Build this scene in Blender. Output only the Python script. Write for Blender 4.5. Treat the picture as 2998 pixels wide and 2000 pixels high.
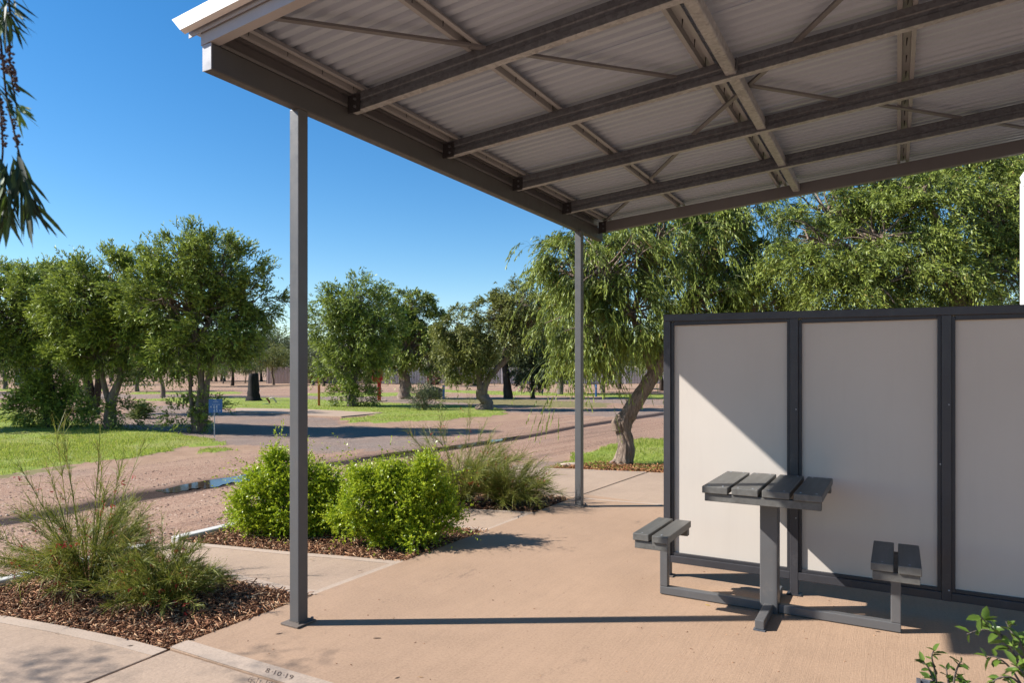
import bpy, math, random
import numpy as np
from mathutils import Vector, Matrix

for o in list(bpy.data.objects):
    bpy.data.objects.remove(o, do_unlink=True)
SC = bpy.context.scene
COL = SC.collection
RNG = np.random.default_rng(7)
random.seed(7)

# ------------------------------------------------------------------ camera
TH = math.radians(29.4)          # yaw of the view against the verandah's long side
H, F_PX, CX, HY = 1.45, 2000.0, 1499.0, 1085.0
CT, ST = math.cos(TH), math.sin(TH)
cam = bpy.data.cameras.new('camera')
cam.sensor_width = 36.0
cam.lens = F_PX / 2998 * 36
cam.shift_y = (HY - 1000) / 2998
cam.clip_start = 0.05
cam.clip_end = 6000
cam.dof.use_dof = True
cam.dof.focus_distance = 7.5
cam.dof.aperture_fstop = 8.0
cam_ob = bpy.data.objects.new('camera', cam)
cam_ob.location = (0, 0, H)
cam_ob.rotation_euler = (math.pi / 2, 0, TH)
COL.objects.link(cam_ob)
SC.camera = cam_ob

# ------------------------------------------------------------------ light
SUN_EL = math.radians(37.9)
SUN_AZ = math.atan2(-0.856, -0.517)          # clockwise from +Y
world = bpy.data.worlds.new('World')
SC.world = world
world.use_nodes = True
wn, wl = world.node_tree.nodes, world.node_tree.links
sky = wn.new('ShaderNodeTexSky')
sky.sky_type = 'NISHITA'
sky.sun_disc = False
sky.sun_elevation = SUN_EL
sky.sun_rotation = SUN_AZ
sky.altitude = 200
sky.air_density = 1.0
sky.dust_density = 0.1
sky.ozone_density = 2.2
hsv = wn.new('ShaderNodeHueSaturation')
hsv.inputs['Saturation'].default_value = 1.36
wl.new(sky.outputs['Color'], hsv.inputs['Color'])
wl.new(hsv.outputs['Color'], wn['Background'].inputs['Color'])
wn['Background'].inputs['Strength'].default_value = 0.088
sun = bpy.data.lights.new('sun', 'SUN')
sun.energy = 5.0
sun.angle = math.radians(0.55)
sun.color = (1.0, 0.97, 0.93)
sun_ob = bpy.data.objects.new('sun', sun)
sd = Vector((-0.856 * math.cos(SUN_EL), -0.517 * math.cos(SUN_EL), math.sin(SUN_EL)))
sun_ob.rotation_euler = sd.to_track_quat('Z', 'Y').to_euler()
COL.objects.link(sun_ob)
SC.render.engine = 'CYCLES'
SC.view_settings.view_transform = 'Standard'
SC.view_settings.look = 'None'
SC.view_settings.exposure = 0.92
SC.view_settings.gamma = 1.0
SC.cycles.max_bounces = 8
SC.cycles.diffuse_bounces = 5
SC.cycles.transparent_max_bounces = 8

# ------------------------------------------------------------------ helpers
def cam2w(r, d, z=0.0):
    return Vector((r * CT - d * ST, r * ST + d * CT, z))

def at(px, py, z=0.0):
    """photograph pixel -> the point of the horizontal plane z under it"""
    t = (H - z) / ((py - HY) / F_PX)
    return cam2w((px - CX) / F_PX * t, t, z)

def atd(px, py, d):
    """photograph pixel at a known distance"""
    return cam2w((px - CX) / F_PX * d, d, H - (py - HY) / F_PX * d)

def proj(xyz):
    x, y, z = xyz[..., 0], xyz[..., 1], xyz[..., 2]
    r = x * CT + y * ST
    d = -x * ST + y * CT
    dd = np.maximum(d, 0.05)
    return CX + F_PX * r / dd, HY + F_PX * (H - z) / dd, d

def tag(o, label=None, cat=None, group=None, kind=None):
    if label: o['label'] = label
    if cat: o['category'] = cat
    if group: o['group'] = group
    if kind: o['kind'] = kind
    return o

def thing(name, label, cat, loc=(0, 0, 0), group=None):
    o = bpy.data.objects.new(name, None)
    o.empty_display_size = 0.1
    o.location = loc
    COL.objects.link(o)
    return tag(o, label, cat, group)

class MB:
    def __init__(s):
        s.v, s.f = [], []
    def add(s, vs, fs):
        n = len(s.v)
        s.v += [tuple(v) for v in vs]
        s.f += [tuple(i + n for i in f) for f in fs]
        return s
    def box(s, a, b, zfun=None):
        x0, y0, z0 = a; x1, y1, z1 = b
        g = zfun or (lambda x: 0)
        vs = [(x, y, z + g(x)) for z in (z0, z1) for (x, y) in ((x0, y0), (x1, y0), (x1, y1), (x0, y1))]
        return s.add(vs, [(3, 2, 1, 0), (4, 5, 6, 7), (0, 1, 5, 4), (1, 2, 6, 5), (2, 3, 7, 6), (3, 0, 4, 7)])
    def sweep(s, prof, p0, p1, u, v, closed=True, caps=True):
        """profile of (a,b) carried along p0->p1; a along u, b along v"""
        p0, p1, u, v = Vector(p0), Vector(p1), Vector(u), Vector(v)
        n = len(prof)
        vs = [p0 + u * a + v * b for a, b in prof] + [p1 + u * a + v * b for a, b in prof]
        fs = [(i, (i + 1) % n, n + (i + 1) % n, n + i) for i in range(n if closed else n - 1)]
        if caps and closed:
            fs += [tuple(range(n - 1, -1, -1)), tuple(range(n, 2 * n))]
        return s.add(vs, fs)
    def tube(s, pts, radii, sides=8, cap=True, jitter=None):
        pts = [Vector(p) for p in pts]
        vs, fs = [], []
        for i, p in enumerate(pts):
            t = (pts[min(i + 1, len(pts) - 1)] - pts[max(i - 1, 0)])
            t = t.normalized() if t.length > 1e-9 else Vector((0, 0, 1))
            a = t.cross(Vector((0.3, 0.9, 0.1)))
            if a.length < 1e-4: a = t.cross(Vector((1, 0, 0)))
            a.normalize(); b = t.cross(a)
            for k in range(sides):
                an = 2 * math.pi * k / sides
                r = radii[i] * (jitter(i, an) if jitter else 1)
                vs.append(p + a * math.cos(an) * r + b * math.sin(an) * r)
        for i in range(len(pts) - 1):
            for k in range(sides):
                k2 = (k + 1) % sides
                fs.append((i * sides + k, i * sides + k2, (i + 1) * sides + k2, (i + 1) * sides + k))
        if cap:
            fs.append(tuple(range(sides - 1, -1, -1)))
            n = (len(pts) - 1) * sides
            fs.append(tuple(range(n, n + sides)))
        return s.add(vs, fs)
    def poly(s, pts, z0, z1):
        """flat polygon block with its top at z1"""
        n = len(pts)
        vs = [(p[0], p[1], z0) for p in pts] + [(p[0], p[1], z1) for p in pts]
        area = sum(pts[i][0] * pts[(i + 1) % n][1] - pts[(i + 1) % n][0] * pts[i][1] for i in range(n))
        idx = list(range(n)) if area > 0 else list(range(n - 1, -1, -1))
        fs = [tuple(n + i for i in idx), tuple(reversed(idx))]
        for k in range(n):
            a, b = idx[k], idx[(k + 1) % n]
            fs.append((a, b, n + b, n + a))
        return s.add(vs, fs)
    def build(s, name, mat, parent=None, smooth=False, bevel=0, kind=None):
        me = bpy.data.meshes.new(name)
        me.from_pydata(s.v, [], s.f)
        me.update()
        if smooth:
            me.polygons.foreach_set('use_smooth', [True] * len(me.polygons))
        return put(name, me, mat, parent, bevel, kind)

def put(name, me, mat, parent=None, bevel=0, kind=None):
    if mat and not me.materials: me.materials.append(mat)
    o = bpy.data.objects.new(name, me)
    COL.objects.link(o)
    if parent:
        o.parent = parent
        l = parent.location
        pp = parent
        off = Vector((0, 0, 0))
        while pp:
            off += pp.location; pp = pp.parent
        o.location = -off          # geometry is in world space
    if bevel:
        m = o.modifiers.new('bevel', 'BEVEL'); m.width = bevel; m.segments = 2; m.limit_method = 'ANGLE'
    if kind: o['kind'] = kind
    return o

def big_mesh(name, verts, quads=None, tris=None, smooth=False, attrs=None):
    """numpy mesh: quads (n,4) and/or tris (m,3)"""
    me = bpy.data.meshes.new(name)
    verts = np.ascontiguousarray(verts, dtype=np.float32)
    nq = 0 if quads is None else len(quads); nt = 0 if tris is None else len(tris)
    me.vertices.add(len(verts)); me.vertices.foreach_set('co', verts.ravel())
    li = []
    if nq: li.append(np.asarray(quads, dtype=np.int32).ravel())
    if nt: li.append(np.asarray(tris, dtype=np.int32).ravel())
    li = np.concatenate(li)
    me.loops.add(len(li)); me.loops.foreach_set('vertex_index', li)
    st = np.concatenate([np.arange(nq) * 4, nq * 4 + np.arange(nt) * 3]).astype(np.int32)
    me.polygons.add(nq + nt)
    me.polygons.foreach_set('loop_start', st)
    if smooth:
        me.polygons.foreach_set('use_smooth', np.ones(nq + nt, dtype=bool))
    for k, arr in (attrs or {}).items():
        a = me.attributes.new(k, 'FLOAT', 'POINT')
        a.data.foreach_set('value', np.ascontiguousarray(arr, dtype=np.float32))
    me.update(calc_edges=True)
    me.validate()
    return me

# lattice value noise for numpy
_T = np.random.default_rng(3).random((256, 256))
def vnoise(x, y):
    xi = np.floor(x).astype(int); yi = np.floor(y).astype(int)
    fx = x - xi; fy = y - yi
    fx = fx * fx * (3 - 2 * fx); fy = fy * fy * (3 - 2 * fy)
    g = lambda a, b: _T[a % 256, b % 256]
    return (g(xi, yi) * (1 - fx) + g(xi + 1, yi) * fx) * (1 - fy) + (g(xi, yi + 1) * (1 - fx) + g(xi + 1, yi + 1) * fx) * fy
def fbm(x, y, o=3):
    s = 0; a = 0.5
    for i in range(o):
        s = s + a * vnoise(x * 2 ** i + 17 * i, y * 2 ** i + 5 * i); a *= 0.5
    return s / (1 - 0.5 ** o)

def inpoly(px, py, poly):
    c = np.zeros(px.shape, dtype=bool)
    n = len(poly)
    for i in range(n):
        x0, y0 = poly[i]; x1, y1 = poly[(i + 1) % n]
        if y0 == y1: continue
        k = ((y0 > py) != (y1 > py)) & (px < (x1 - x0) * (py - y0) / (y1 - y0) + x0)
        c ^= k
    return c

# ------------------------------------------------------------------ materials
ALB = 0.82          # albedo scale that goes with the exposure
class NT:
    def __init__(s, name):
        s.m = bpy.data.materials.new(name); s.m.use_nodes = True
        s.n = s.m.node_tree.nodes; s.l = s.m.node_tree.links
        s.b = s.n['Principled BSDF']; s.out = s.n['Material Output']
        s._c = None
    def node(s, t, **kw):
        x = s.n.new(t)
        for k, v in kw.items(): setattr(x, k, v)
        return x
    def link(s, a, b): s.l.new(a, b)
    def co(s):
        if not s._c: s._c = s.node('ShaderNodeTexCoord')
        return s._c.outputs['Object']
    def mapv(s, scale, rot=0.0):
        m = s.node('ShaderNodeMapping'); m.inputs['Scale'].default_value = scale
        if rot:
            r = s.node('ShaderNodeMapping'); r.inputs['Rotation'].default_value = (0, 0, rot)
            s.link(s.co(), r.inputs['Vector']); s.link(r.outputs['Vector'], m.inputs['Vector']); return m.outputs['Vector']
        s.link(s.co(), m.inputs['Vector']); return m.outputs['Vector']
    def noise(s, scale, detail=4, rough=0.6, vec=None, dist=0):
        x = s.node('ShaderNodeTexNoise')
        x.inputs['Scale'].default_value = scale; x.inputs['Detail'].default_value = detail
        x.inputs['Roughness'].default_value = rough; x.inputs['Distortion'].default_value = dist
        s.link(vec or s.co(), x.inputs['Vector']); return x.outputs['Fac']
    def voro(s, scale, vec=None, out='Distance', feature='F1'):
        x = s.node('ShaderNodeTexVoronoi'); x.feature = feature
        x.inputs['Scale'].default_value = scale
        s.link(vec or s.co(), x.inputs['Vector']); return x.outputs[out]
    def ramp(s, fac, stops):
        x = s.node('ShaderNodeValToRGB'); e = x.color_ramp.elements
        while len(e) < len(stops): e.new(0.5)
        for i, (p, c) in enumerate(stops):
            e[i].position = p; e[i].color = tuple(c) + (1,) if len(c) == 3 else c
        s.link(fac, x.inputs['Fac']); return x.outputs['Color']
    def fr(s, fac, a, b, lo=0.0, hi=1.0):
        x = s.node('ShaderNodeMapRange'); x.clamp = True
        for k, v in zip(('From Min', 'From Max', 'To Min', 'To Max'), (a, b, lo, hi)): x.inputs[k].default_value = v
        s.link(fac, x.inputs['Value']); return x.outputs['Result']
    def mix(s, fac, a, b, mode='MIX'):
        x = s.node('ShaderNodeMix', data_type='RGBA', blend_type=mode)
        for i, v in ((0, fac), (6, a), (7, b)):
            if isinstance(v, (int, float)): x.inputs[i].default_value = v
            elif isinstance(v, tuple): x.inputs[i].default_value = v + (1,) if len(v) == 3 else v
            else: s.link(v, x.inputs[i])
        return x.outputs[2]
    def math(s, op, a, b=0.0):
        x = s.node('ShaderNodeMath', operation=op)
        for i, v in enumerate((a, b)):
            if isinstance(v, (int, float)): x.inputs[i].default_value = v
            else: s.link(v, x.inputs[i])
        return x.outputs[0]
    def attr(s, name):
        x = s.node('ShaderNodeAttribute', attribute_name=name); return x.outputs['Fac']
    def bump(s, h, strength=0.3, dist=0.01, normal=None):
        x = s.node('ShaderNodeBump'); x.inputs['Strength'].default_value = strength; x.inputs['Distance'].default_value = dist
        s.link(h, x.inputs['Height'])
        if normal: s.link(normal, x.inputs['Normal'])
        s.link(x.outputs['Normal'], s.b.inputs['Normal']); return x.outputs['Normal']
    def alb(s, c):
        if isinstance(c, tuple): return tuple(x * ALB for x in c)
        return s.mix(1.0, c, (ALB, ALB, ALB), 'MULTIPLY')
    def set(s, color=None, rough=None, metal=None, spec=None):
        if color is not None: color = s.alb(color)
        for k, v in (('Base Color', color), ('Roughness', rough), ('Metallic', metal), ('Specular IOR Level', spec)):
            if v is None: continue
            if isinstance(v, (int, float)): s.b.inputs[k].default_value = v
            elif isinstance(v, tuple): s.b.inputs[k].default_value = v + (1,)
            else: s.link(v, s.b.inputs[k])
        return s

def mat_paint(name, c, rough=0.45, var=0.12, grime=None, fine=180):
    t = NT(name)
    n = t.noise(2.2, 5, 0.65)
    c0 = tuple(x * (1 - var) for x in c); c1 = tuple(min(1, x * (1 + var)) for x in c)
    col = t.ramp(n, [(0.3, c0), (0.7, c1)])
    if grime:
        g = t.fr(t.noise(9, 6, 0.75), 0.56, 0.74)
        col = t.mix(t.math('MULTIPLY', g, 0.5), col, grime)
    ch = t.math('MULTIPLY', t.fr(t.voro(31), 0.02, 0.05, 1, 0), t.fr(t.noise(6, 3), 0.57, 0.60))
    col = t.mix(t.math('MULTIPLY', ch, 0.7), col, tuple(min(1, x * 2.6) for x in c))
    sm = t.fr(t.noise(1.0, 6, 0.75, vec=t.mapv((7, 7, 1.2))), 0.55, 0.75)
    col = t.mix(t.math('MULTIPLY', sm, 0.28), col, tuple(x * 0.6 + 0.03 for x in c))
    t.set(col, t.fr(t.noise(14, 4), 0.3, 0.7, rough - 0.08, rough + 0.12), 0, 0.4)
    t.bump(t.noise(fine, 2), 0.12, 0.002)
    return t.m

def mat_galv(name, c=(0.42, 0.41, 0.40), metal=0.55, rough=0.42):
    t = NT(name)
    v = t.voro(55, out='Color')
    sp = t.node('ShaderNodeSeparateColor'); t.link(v, sp.inputs[0])
    f = t.math('ADD', t.math('MULTIPLY', sp.outputs[0], 0.35), t.math('MULTIPLY', t.noise(3, 5), 0.65))
    col = t.ramp(f, [(0.3, tuple(x * 0.72 for x in c)), (0.72, tuple(min(1, x * 1.2) for x in c))])
    t.set(col, t.fr(sp.outputs[1], 0, 1, rough - 0.08, rough + 0.1), metal)
    return t.m

def mat_concrete(name, c, broom=True, stain=0.5):
    t = NT(name)
    big = t.noise(0.9, 6, 0.62, dist=0.4)
    mid = t.noise(7, 6, 0.7)
    fin = t.noise(75, 4, 0.75)
    col = t.ramp(big, [(0.25, tuple(x * 0.74 for x in c)), (0.5, c), (0.78, tuple(min(1, x * 1.16) for x in c))])
    col = t.mix(t.math('MULTIPLY', t.fr(mid, 0.45, 0.75), 0.35), col, tuple(x * 0.78 for x in c))
    col = t.mix(t.math('MULTIPLY', t.fr(fin, 0.42, 0.66), 0.55), col, tuple(min(1, x * 1.22) for x in c))
    col = t.mix(t.math('MULTIPLY', t.fr(fin, 0.50, 0.34), 0.40), col, tuple(x * 0.70 for x in c))
    # rusty and dark stains with shapes of their own
    st = t.fr(t.noise(1.7, 7, 0.75, dist=1.2), 0.60, 0.78)
    col = t.mix(t.math('MULTIPLY', st, 0.45 * stain), col, (0.30, 0.16, 0.09))
    st2 = t.fr(t.noise(3.1, 8, 0.8, vec=t.mapv((1, 0.35, 1))), 0.60, 0.72)
    col = t.mix(t.math('MULTIPLY', st2, 0.62 * stain), col, (0.16, 0.11, 0.08))
    pit = t.fr(t.voro(26), 0.0, 0.035, 1, 0)
    pit = t.math('MULTIPLY', pit, t.fr(t.noise(5, 3), 0.52, 0.6))
    col = t.mix(t.math('MULTIPLY', pit, 0.75), col, (0.07, 0.05, 0.04))
    t.set(col, 0.82, 0, 0.25)
    if broom:
        br = t.noise(1.0, 3, 0.7, vec=t.mapv((200, 5, 1)))
        stre = t.noise(1.0, 5, 0.7, vec=t.mapv((34, 0.9, 1)))
        col = t.mix(t.math('MULTIPLY', t.fr(stre, 0.46, 0.70), 0.20), col, tuple(x * 0.66 for x in c))
        t.link(t.alb(col), t.b.inputs['Base Color'])
        h = t.math('ADD', t.math('MULTIPLY', br, 0.8), t.math('MULTIPLY', fin, 0.6))
        t.bump(h, 0.55, 0.005)
    else:
        t.bump(fin, 0.25, 0.003)
    return t.m

def mat_leaf(name, stops, trans=0.28, rough=0.45, tipcol=None, tipamt=0.6):
    t = NT(name)
    g = t.node('ShaderNodeNewGeometry')
    col = t.ramp(g.outputs['Random Per Island'], stops)
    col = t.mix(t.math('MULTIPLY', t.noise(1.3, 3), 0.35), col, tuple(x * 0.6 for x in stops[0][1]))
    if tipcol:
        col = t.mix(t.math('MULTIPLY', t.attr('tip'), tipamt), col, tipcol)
    t.set(col, rough, 0, 0.35)
    tr = t.node('ShaderNodeBsdfTranslucent')
    hs = t.node('ShaderNodeHueSaturation'); hs.inputs['Value'].default_value = 1.1; hs.inputs['Hue'].default_value = 0.492
    t.link(col, hs.inputs['Color']); t.link(hs.outputs['Color'], tr.inputs['Color'])
    mx = t.node('ShaderNodeMixShader'); mx.inputs[0].default_value = trans
    t.link(t.b.outputs[0], mx.inputs[1]); t.link(tr.outputs[0], mx.inputs[2])
    t.link(mx.outputs[0], t.out.inputs['Surface'])
    return t.m

def mat_bark(name, c0, c1, scale=(9, 9, 2.2)):
    t = NT(name)
    v = t.mapv(scale)
    n = t.noise(1.6, 8, 0.7, vec=v, dist=1.5)
    col = t.ramp(n, [(0.3, c0), (0.52, tuple((a + b) / 2 for a, b in zip(c0, c1))), (0.72, c1)])
    t.set(col, 0.9, 0, 0.15)
    t.bump(n, 0.9, 0.03)
    return t.m

M = {}
M['paint'] = mat_paint('steel_grey_paint', (0.116, 0.112, 0.110), 0.42, 0.08, (0.20, 0.17, 0.15))
M['beam'] = mat_paint('beam_paint', (0.078, 0.074, 0.075), 0.45, 0.08)
M['fascia'] = mat_paint('fascia_grey_paint', (0.40, 0.39, 0.40), 0.4, 0.06)
M['white'] = mat_paint('white_steel', (0.82, 0.80, 0.77), 0.4, 0.03)
M['galv'] = mat_galv('galvanised_steel', (0.150, 0.162, 0.185), 0.3, 0.42)
M['galv_pale'] = mat_galv('galvanised_pale', (0.39, 0.395, 0.41), 0.15, 0.5)
M['strap'] = mat_paint('strap_steel', (0.17, 0.17, 0.18), 0.5, 0.08)
M['channel'] = mat_paint('channel_paint', (0.175, 0.172, 0.180), 0.45, 0.06)
M['frame'] = mat_paint('charcoal_frame_paint', (0.050, 0.047, 0.051), 0.4, 0.1, (0.12, 0.11, 0.11))
M['trim'] = mat_paint('charcoal_trim_paint', (0.040, 0.038, 0.042), 0.45, 0.1)
M['plank'] = None

def mk_sheet():
    t = NT('roof_sheet_underside')
    n = t.noise(1.0, 4, 0.6, vec=t.mapv((0.12, 16, 1)))
    col = t.ramp(n, [(0.3, (0.43, 0.495, 0.60)), (0.7, (0.475, 0.545, 0.655))])
    t.set(col, 0.42, 0.0, 0.5)
    return t.m
M['sheet'] = mk_sheet()

def mk_panel():
    t = NT('cement_panel')
    col = t.ramp(t.noise(1.6, 5, 0.55), [(0.3, (0.61, 0.54, 0.465)), (0.7, (0.64, 0.57, 0.495))])
    sp = t.fr(t.voro(13), 0.0, 0.028, 1, 0)
    sp = t.math('MULTIPLY', sp, t.fr(t.noise(4, 2), 0.54, 0.58))
    col = t.mix(t.math('MULTIPLY', sp, 0.6), col, (0.22, 0.18, 0.15))
    st = t.fr(t.noise(1.0, 6, 0.7, vec=t.mapv((16, 1, 1.1))), 0.50, 0.8)
    col = t.mix(t.math('MULTIPLY', st, 0.12), col, (0.45, 0.38, 0.32))
    t.set(col, 0.7, 0, 0.3)
    t.bump(t.noise(60, 3), 0.08, 0.002)
    return t.m
M['panel'] = mk_panel()

def mk_plank():
    t = NT('painted_plank')
    n = t.noise(1.0, 6, 0.65, vec=t.mapv((22, 2.0, 22)), dist=0.6)
    col = t.ramp(n, [(0.25, (0.090, 0.084, 0.074)), (0.55, (0.135, 0.128, 0.114)), (0.8, (0.19, 0.178, 0.158))])
    sc = t.fr(t.noise(16, 7, 0.8), 0.60, 0.70)
    col = t.mix(t.math('MULTIPLY', sc, 0.55), col, (0.05, 0.045, 0.04))
    t.set(col, 0.5, 0, 0.4)
    t.bump(n, 0.3, 0.004)
    return t.m
M['plank'] = mk_plank()
CONC = (0.418, 0.274, 0.178)
M['slab'] = mat_concrete('porch_concrete', CONC, True, 1.15)
M['path'] = mat_concrete('path_concrete', (0.435, 0.312, 0.222), True, 0.6)
M['band'] = mat_concrete('trowelled_concrete', (0.465, 0.355, 0.27), False, 0.35)
M['kerb'] = mat_concrete('kerb_concrete', (0.62, 0.585, 0.53), False, 0.3)
M['dusty'] = mat_paint('dusty_steel', (0.17, 0.135, 0.11), 0.85, .2, (0.3, 0.22, 0.16))
M['joint'] = NT('joint_filler').set((0.045, 0.038, 0.032), 0.9).m
M['scratch'] = NT('scratched_groove').set((0.15, 0.10, 0.075), 0.95).m

# ================================================================== PAVING
def W(pts, z=0.0):
    return [tuple(at(px, py, z))[:2] for px, py in pts]

def structure(name, mb, mat, bevel=0, parent=None):
    o = mb.build(name, mat, parent, bevel=bevel)
    if not parent: o['kind'] = 'structure'
    return o

def band(edge, width, side, z):
    """strip of given width along a world polyline; side +1 = left of travel"""
    mb = MB(); n = len(edge)
    offs = []
    for i in range(n):
        a = Vector(edge[max(i - 1, 0)]); b = Vector(edge[min(i + 1, n - 1)])
        t = (b - a).normalized(); offs.append(Vector((-t.y, t.x)) * side * width)
    for i in range(n - 1):
        p, q = Vector(edge[i]), Vector(edge[i + 1])
        mb.poly([p, q, q + offs[i + 1], p + offs[i]], z - 0.003, z)
    return mb

# the porch slab: its garden edge runs from the front corner to the far end
E0, E1 = at(497, 1898), at(1690, 1453)
ed = (E1 - E0).normalized()
far_corner = E0 + ed * ((E1 - E0).length + 0.05)
slab_pts = [tuple(E0)[:2], tuple(E1)[:2]] + W([(1707, 1447)]) + W([(1938, 1478)]) + [(6.5, 7.35), (6.5, 0.2)] + W([(1100, 2083), (825, 1999), (660, 1948)])
def band_of(pts):
    return pts
slab = structure('porch_slab', MB().poly(slab_pts, -0.14, 0.0), M['slab'], 0.006)
sb = band([Vector(at(497, 1897)[:2]), Vector(at(660, 1948)[:2]), Vector(at(825, 1999)[:2]), Vector(at(1100, 2083)[:2])], 0.105, 1, 0.0035)
structure('edge_band', sb, M['band'], parent=slab)

# front path pieces (bottom left of the picture), separated by a dark joint
pA = W([(489, 1902), (380, 1873), (190, 1834), (0, 1801), (-260, 1762), (-700, 1720), (-900, 2100), (200, 2080), (236, 2003)])
fp = structure('path', MB().poly(pA, -0.14, -0.004), M['path'], 0.006)
structure('edge_band', band([Vector(p) for p in pA[:6]], 0.085, 1, -0.0005), M['band'], parent=fp)
pB = W([(497, 1902), (660, 1951), (825, 2002), (1100, 2088), (1000, 2400), (-200, 2400), (248, 2003)])
fp2 = structure('path', MB().poly(pB, -0.14, -0.004), M['path'], 0.006)
structure('joint_filler', MB().poly(W([(483, 1897), (505, 1899), (520, 2100), (150, 2100)]), -0.15, -0.02), M['joint'], parent=fp2)

# the path between the two planting beds
pC = W([(925, 1741), (1190, 1642), (1010, 1626), (844, 1613), (657, 1595), (575, 1588), (530, 1580), (440, 1601), (470, 1625), (560, 1662), (734, 1706), (847, 1731)])
pc = structure('path', MB().poly(pC, -0.14, -0.010), M['path'], 0.006)
structure('edge_band', band([Vector(p) for p in pC[0:2]], 0.075, 1, -0.0065), M['band'], parent=pc)
structure('edge_band', band([Vector(p) for p in W([(1186, 1643), (1010, 1626.5), (844, 1613.5), (657, 1595.5), (575, 1588)])], 0.075, 1, -0.0063), M['band'], parent=pc)
structure('edge_band', band([Vector(p) for p in W([(470, 1625), (560, 1662), (734, 1706), (847, 1731), (922, 1741)])], 0.085, 1, -0.0061), M['band'], parent=pc)

# the path between the shrubs and the far bed
pD = W([(1430, 1555), (1569, 1499), (1470, 1493), (1356, 1488), (1250, 1479), (1120, 1462), (1060, 1449), (990, 1466), (1060, 1487), (1200, 1515), (1327, 1540)])
pd = structure('path', MB().poly(pD, -0.14, -0.010), M['path'], 0.006)
structure('edge_band', band([Vector(p) for p in pD[0:2]], 0.07, 1, -0.0065), M['band'], parent=pd)
structure('edge_band', band([Vector(p) for p in W([(1060, 1487), (1200, 1515), (1327, 1540), (1428, 1555)])], 0.08, 1, -0.0061), M['band'], parent=pd)
structure('edge_band', band([Vector(p) for p in W([(1566, 1499), (1470, 1493), (1356, 1488), (1250, 1479)])], 0.07, 1, -0.0063), M['band'], parent=pd)

# the cross path at the far end of the porch
pE = W([(1703, 1447.5), (1893, 1381.8), (1760, 1377), (1680, 1373.5), (1578, 1370.5), (1450, 1365), (1385, 1370), (1420, 1385), (1520, 1415), (1600, 1447), (1680, 1455)])
pe = structure('path', MB().poly(pE, -0.14, -0.005), M['path'], 0.006)
structure('edge_band', band([Vector(p) for p in W([(1893, 1381.8), (1760, 1377), (1680, 1373.5), (1578, 1370.5), (1450, 1365)])], 0.08, 1, -0.0012), M['band'], parent=pe)
pF = W([(1710, 1447), (1899, 1382), (1939, 1383.5), (2300, 1398), (2900, 1420), (3100, 1560), (2300, 1500), (1939, 1476.5)])
pf = structure('path', MB().poly(pF, -0.14, -0.004), M['path'], 0.006)
structure('edge_band', band([Vector(p) for p in W([(1716, 1460), (1939, 1477.5)])], 0.05, -1, 0.0032), M['band'], parent=slab)
structure('joint_filler', MB().poly(W([(1695, 1446), (1896, 1380), (1905, 1383), (1715, 1452)]), -0.15, -0.02), M['joint'], parent=pf)

# concrete garden edging against the gravel
def kerb(name, pts, label):
    mb = MB()
    w = [Vector(p) for p in W(pts)]
    t = (w[-1] - w[0]).normalized(); nn = Vector((-t.y, t.x))
    for i in range(len(w) - 1):
        a, b = w[i], w[i + 1]
        q = a + (b - a).normalized() * ((b - a).length - 0.006)
        mb.poly([a, q, q + nn * 0.10, a + nn * 0.10], -0.12, 0.022)
    o = mb.build(name, M['kerb'], None, bevel=0.012)
    return tag(o, kind='structure')
def lerp_pts(a, b, n):
    return [(a[0] + (b[0] - a[0]) * i / n, a[1] + (b[1] - a[1]) * i / n) for i in range(n + 1)]
kerb('kerb', lerp_pts((-420, 1813), (446, 1601), 5), '')
kerb('kerb', lerp_pts((522, 1582), (1010, 1464), 3), '')
kerb('kerb', lerp_pts((1070, 1450), (1400, 1371), 2), '')

# hand-scratched dates in the wet concrete
DIG = {
 '8': [[(.5,.52),(.2,.66),(.2,.88),(.5,1),(.8,.88),(.8,.66),(.5,.52),(.15,.36),(.15,.12),(.5,0),(.85,.12),(.85,.36),(.5,.52)]],
 '1': [[(.35,.82),(.55,1),(.5,0)]],
 '0': [[(.5,0),(.15,.25),(.15,.75),(.5,1),(.85,.75),(.85,.25),(.5,0)]],
 '9': [[(.85,.7),(.6,.48),(.25,.55),(.15,.8),(.45,1),(.8,.92),(.85,.7),(.7,.25),(.35,0)]],
 '6': [[(.7,1),(.3,.7),(.12,.3),(.3,.03),(.65,.03),(.82,.28),(.6,.5),(.25,.42)]],
 '.': [[(.4,.45),(.6,.55)]],
 '4': [[(.75,0),(.75,1),(.1,.3),(.95,.3)]],
 '5': [[(.85,1),(.25,1),(.18,.55),(.6,.62),(.85,.35),(.65,.05),(.15,.05)]],
 '<': [[(.5,.85),(.15,.5),(.5,.15)],[(.9,.85),(.55,.5),(.9,.15)]],
 '>': [[(.15,.85),(.5,.5),(.15,.15)],[(.55,.85),(.9,.5),(.55,.15)]],
}
def strokes(text, org, ux, uy, size, wid, lift, mb=None, aspect=0.62, gap=0.25):
    """flat lettering: ribbons of width wid in the plane of ux,uy"""
    mb = mb or MB()
    org, ux, uy, lift = Vector(org), Vector(ux).normalized(), Vector(uy).normalized(), Vector(lift)
    x = 0.0
    for ch in text:
        w = aspect * (0.45 if ch in '1.' else 1)
        for st in DIG.get(ch, []):
            pts = [org + ux * (x + a * w) * size + uy * b * size + lift for a, b in st]
            nrm = ux.cross(uy)
            for i in range(len(pts) - 1):
                t = (pts[i + 1] - pts[i]).normalized(); s = nrm.cross(t) * wid / 2; e = t * wid * 0.4
                mb.add([pts[i] - s - e, pts[i + 1] - s + e, pts[i + 1] + s + e, pts[i] + s - e], [(0, 1, 2, 3)])
        x += w + gap * (0.6 if ch == '.' else 1)
    return mb
a0, a1 = at(782, 1969), at(846, 1989)
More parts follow.
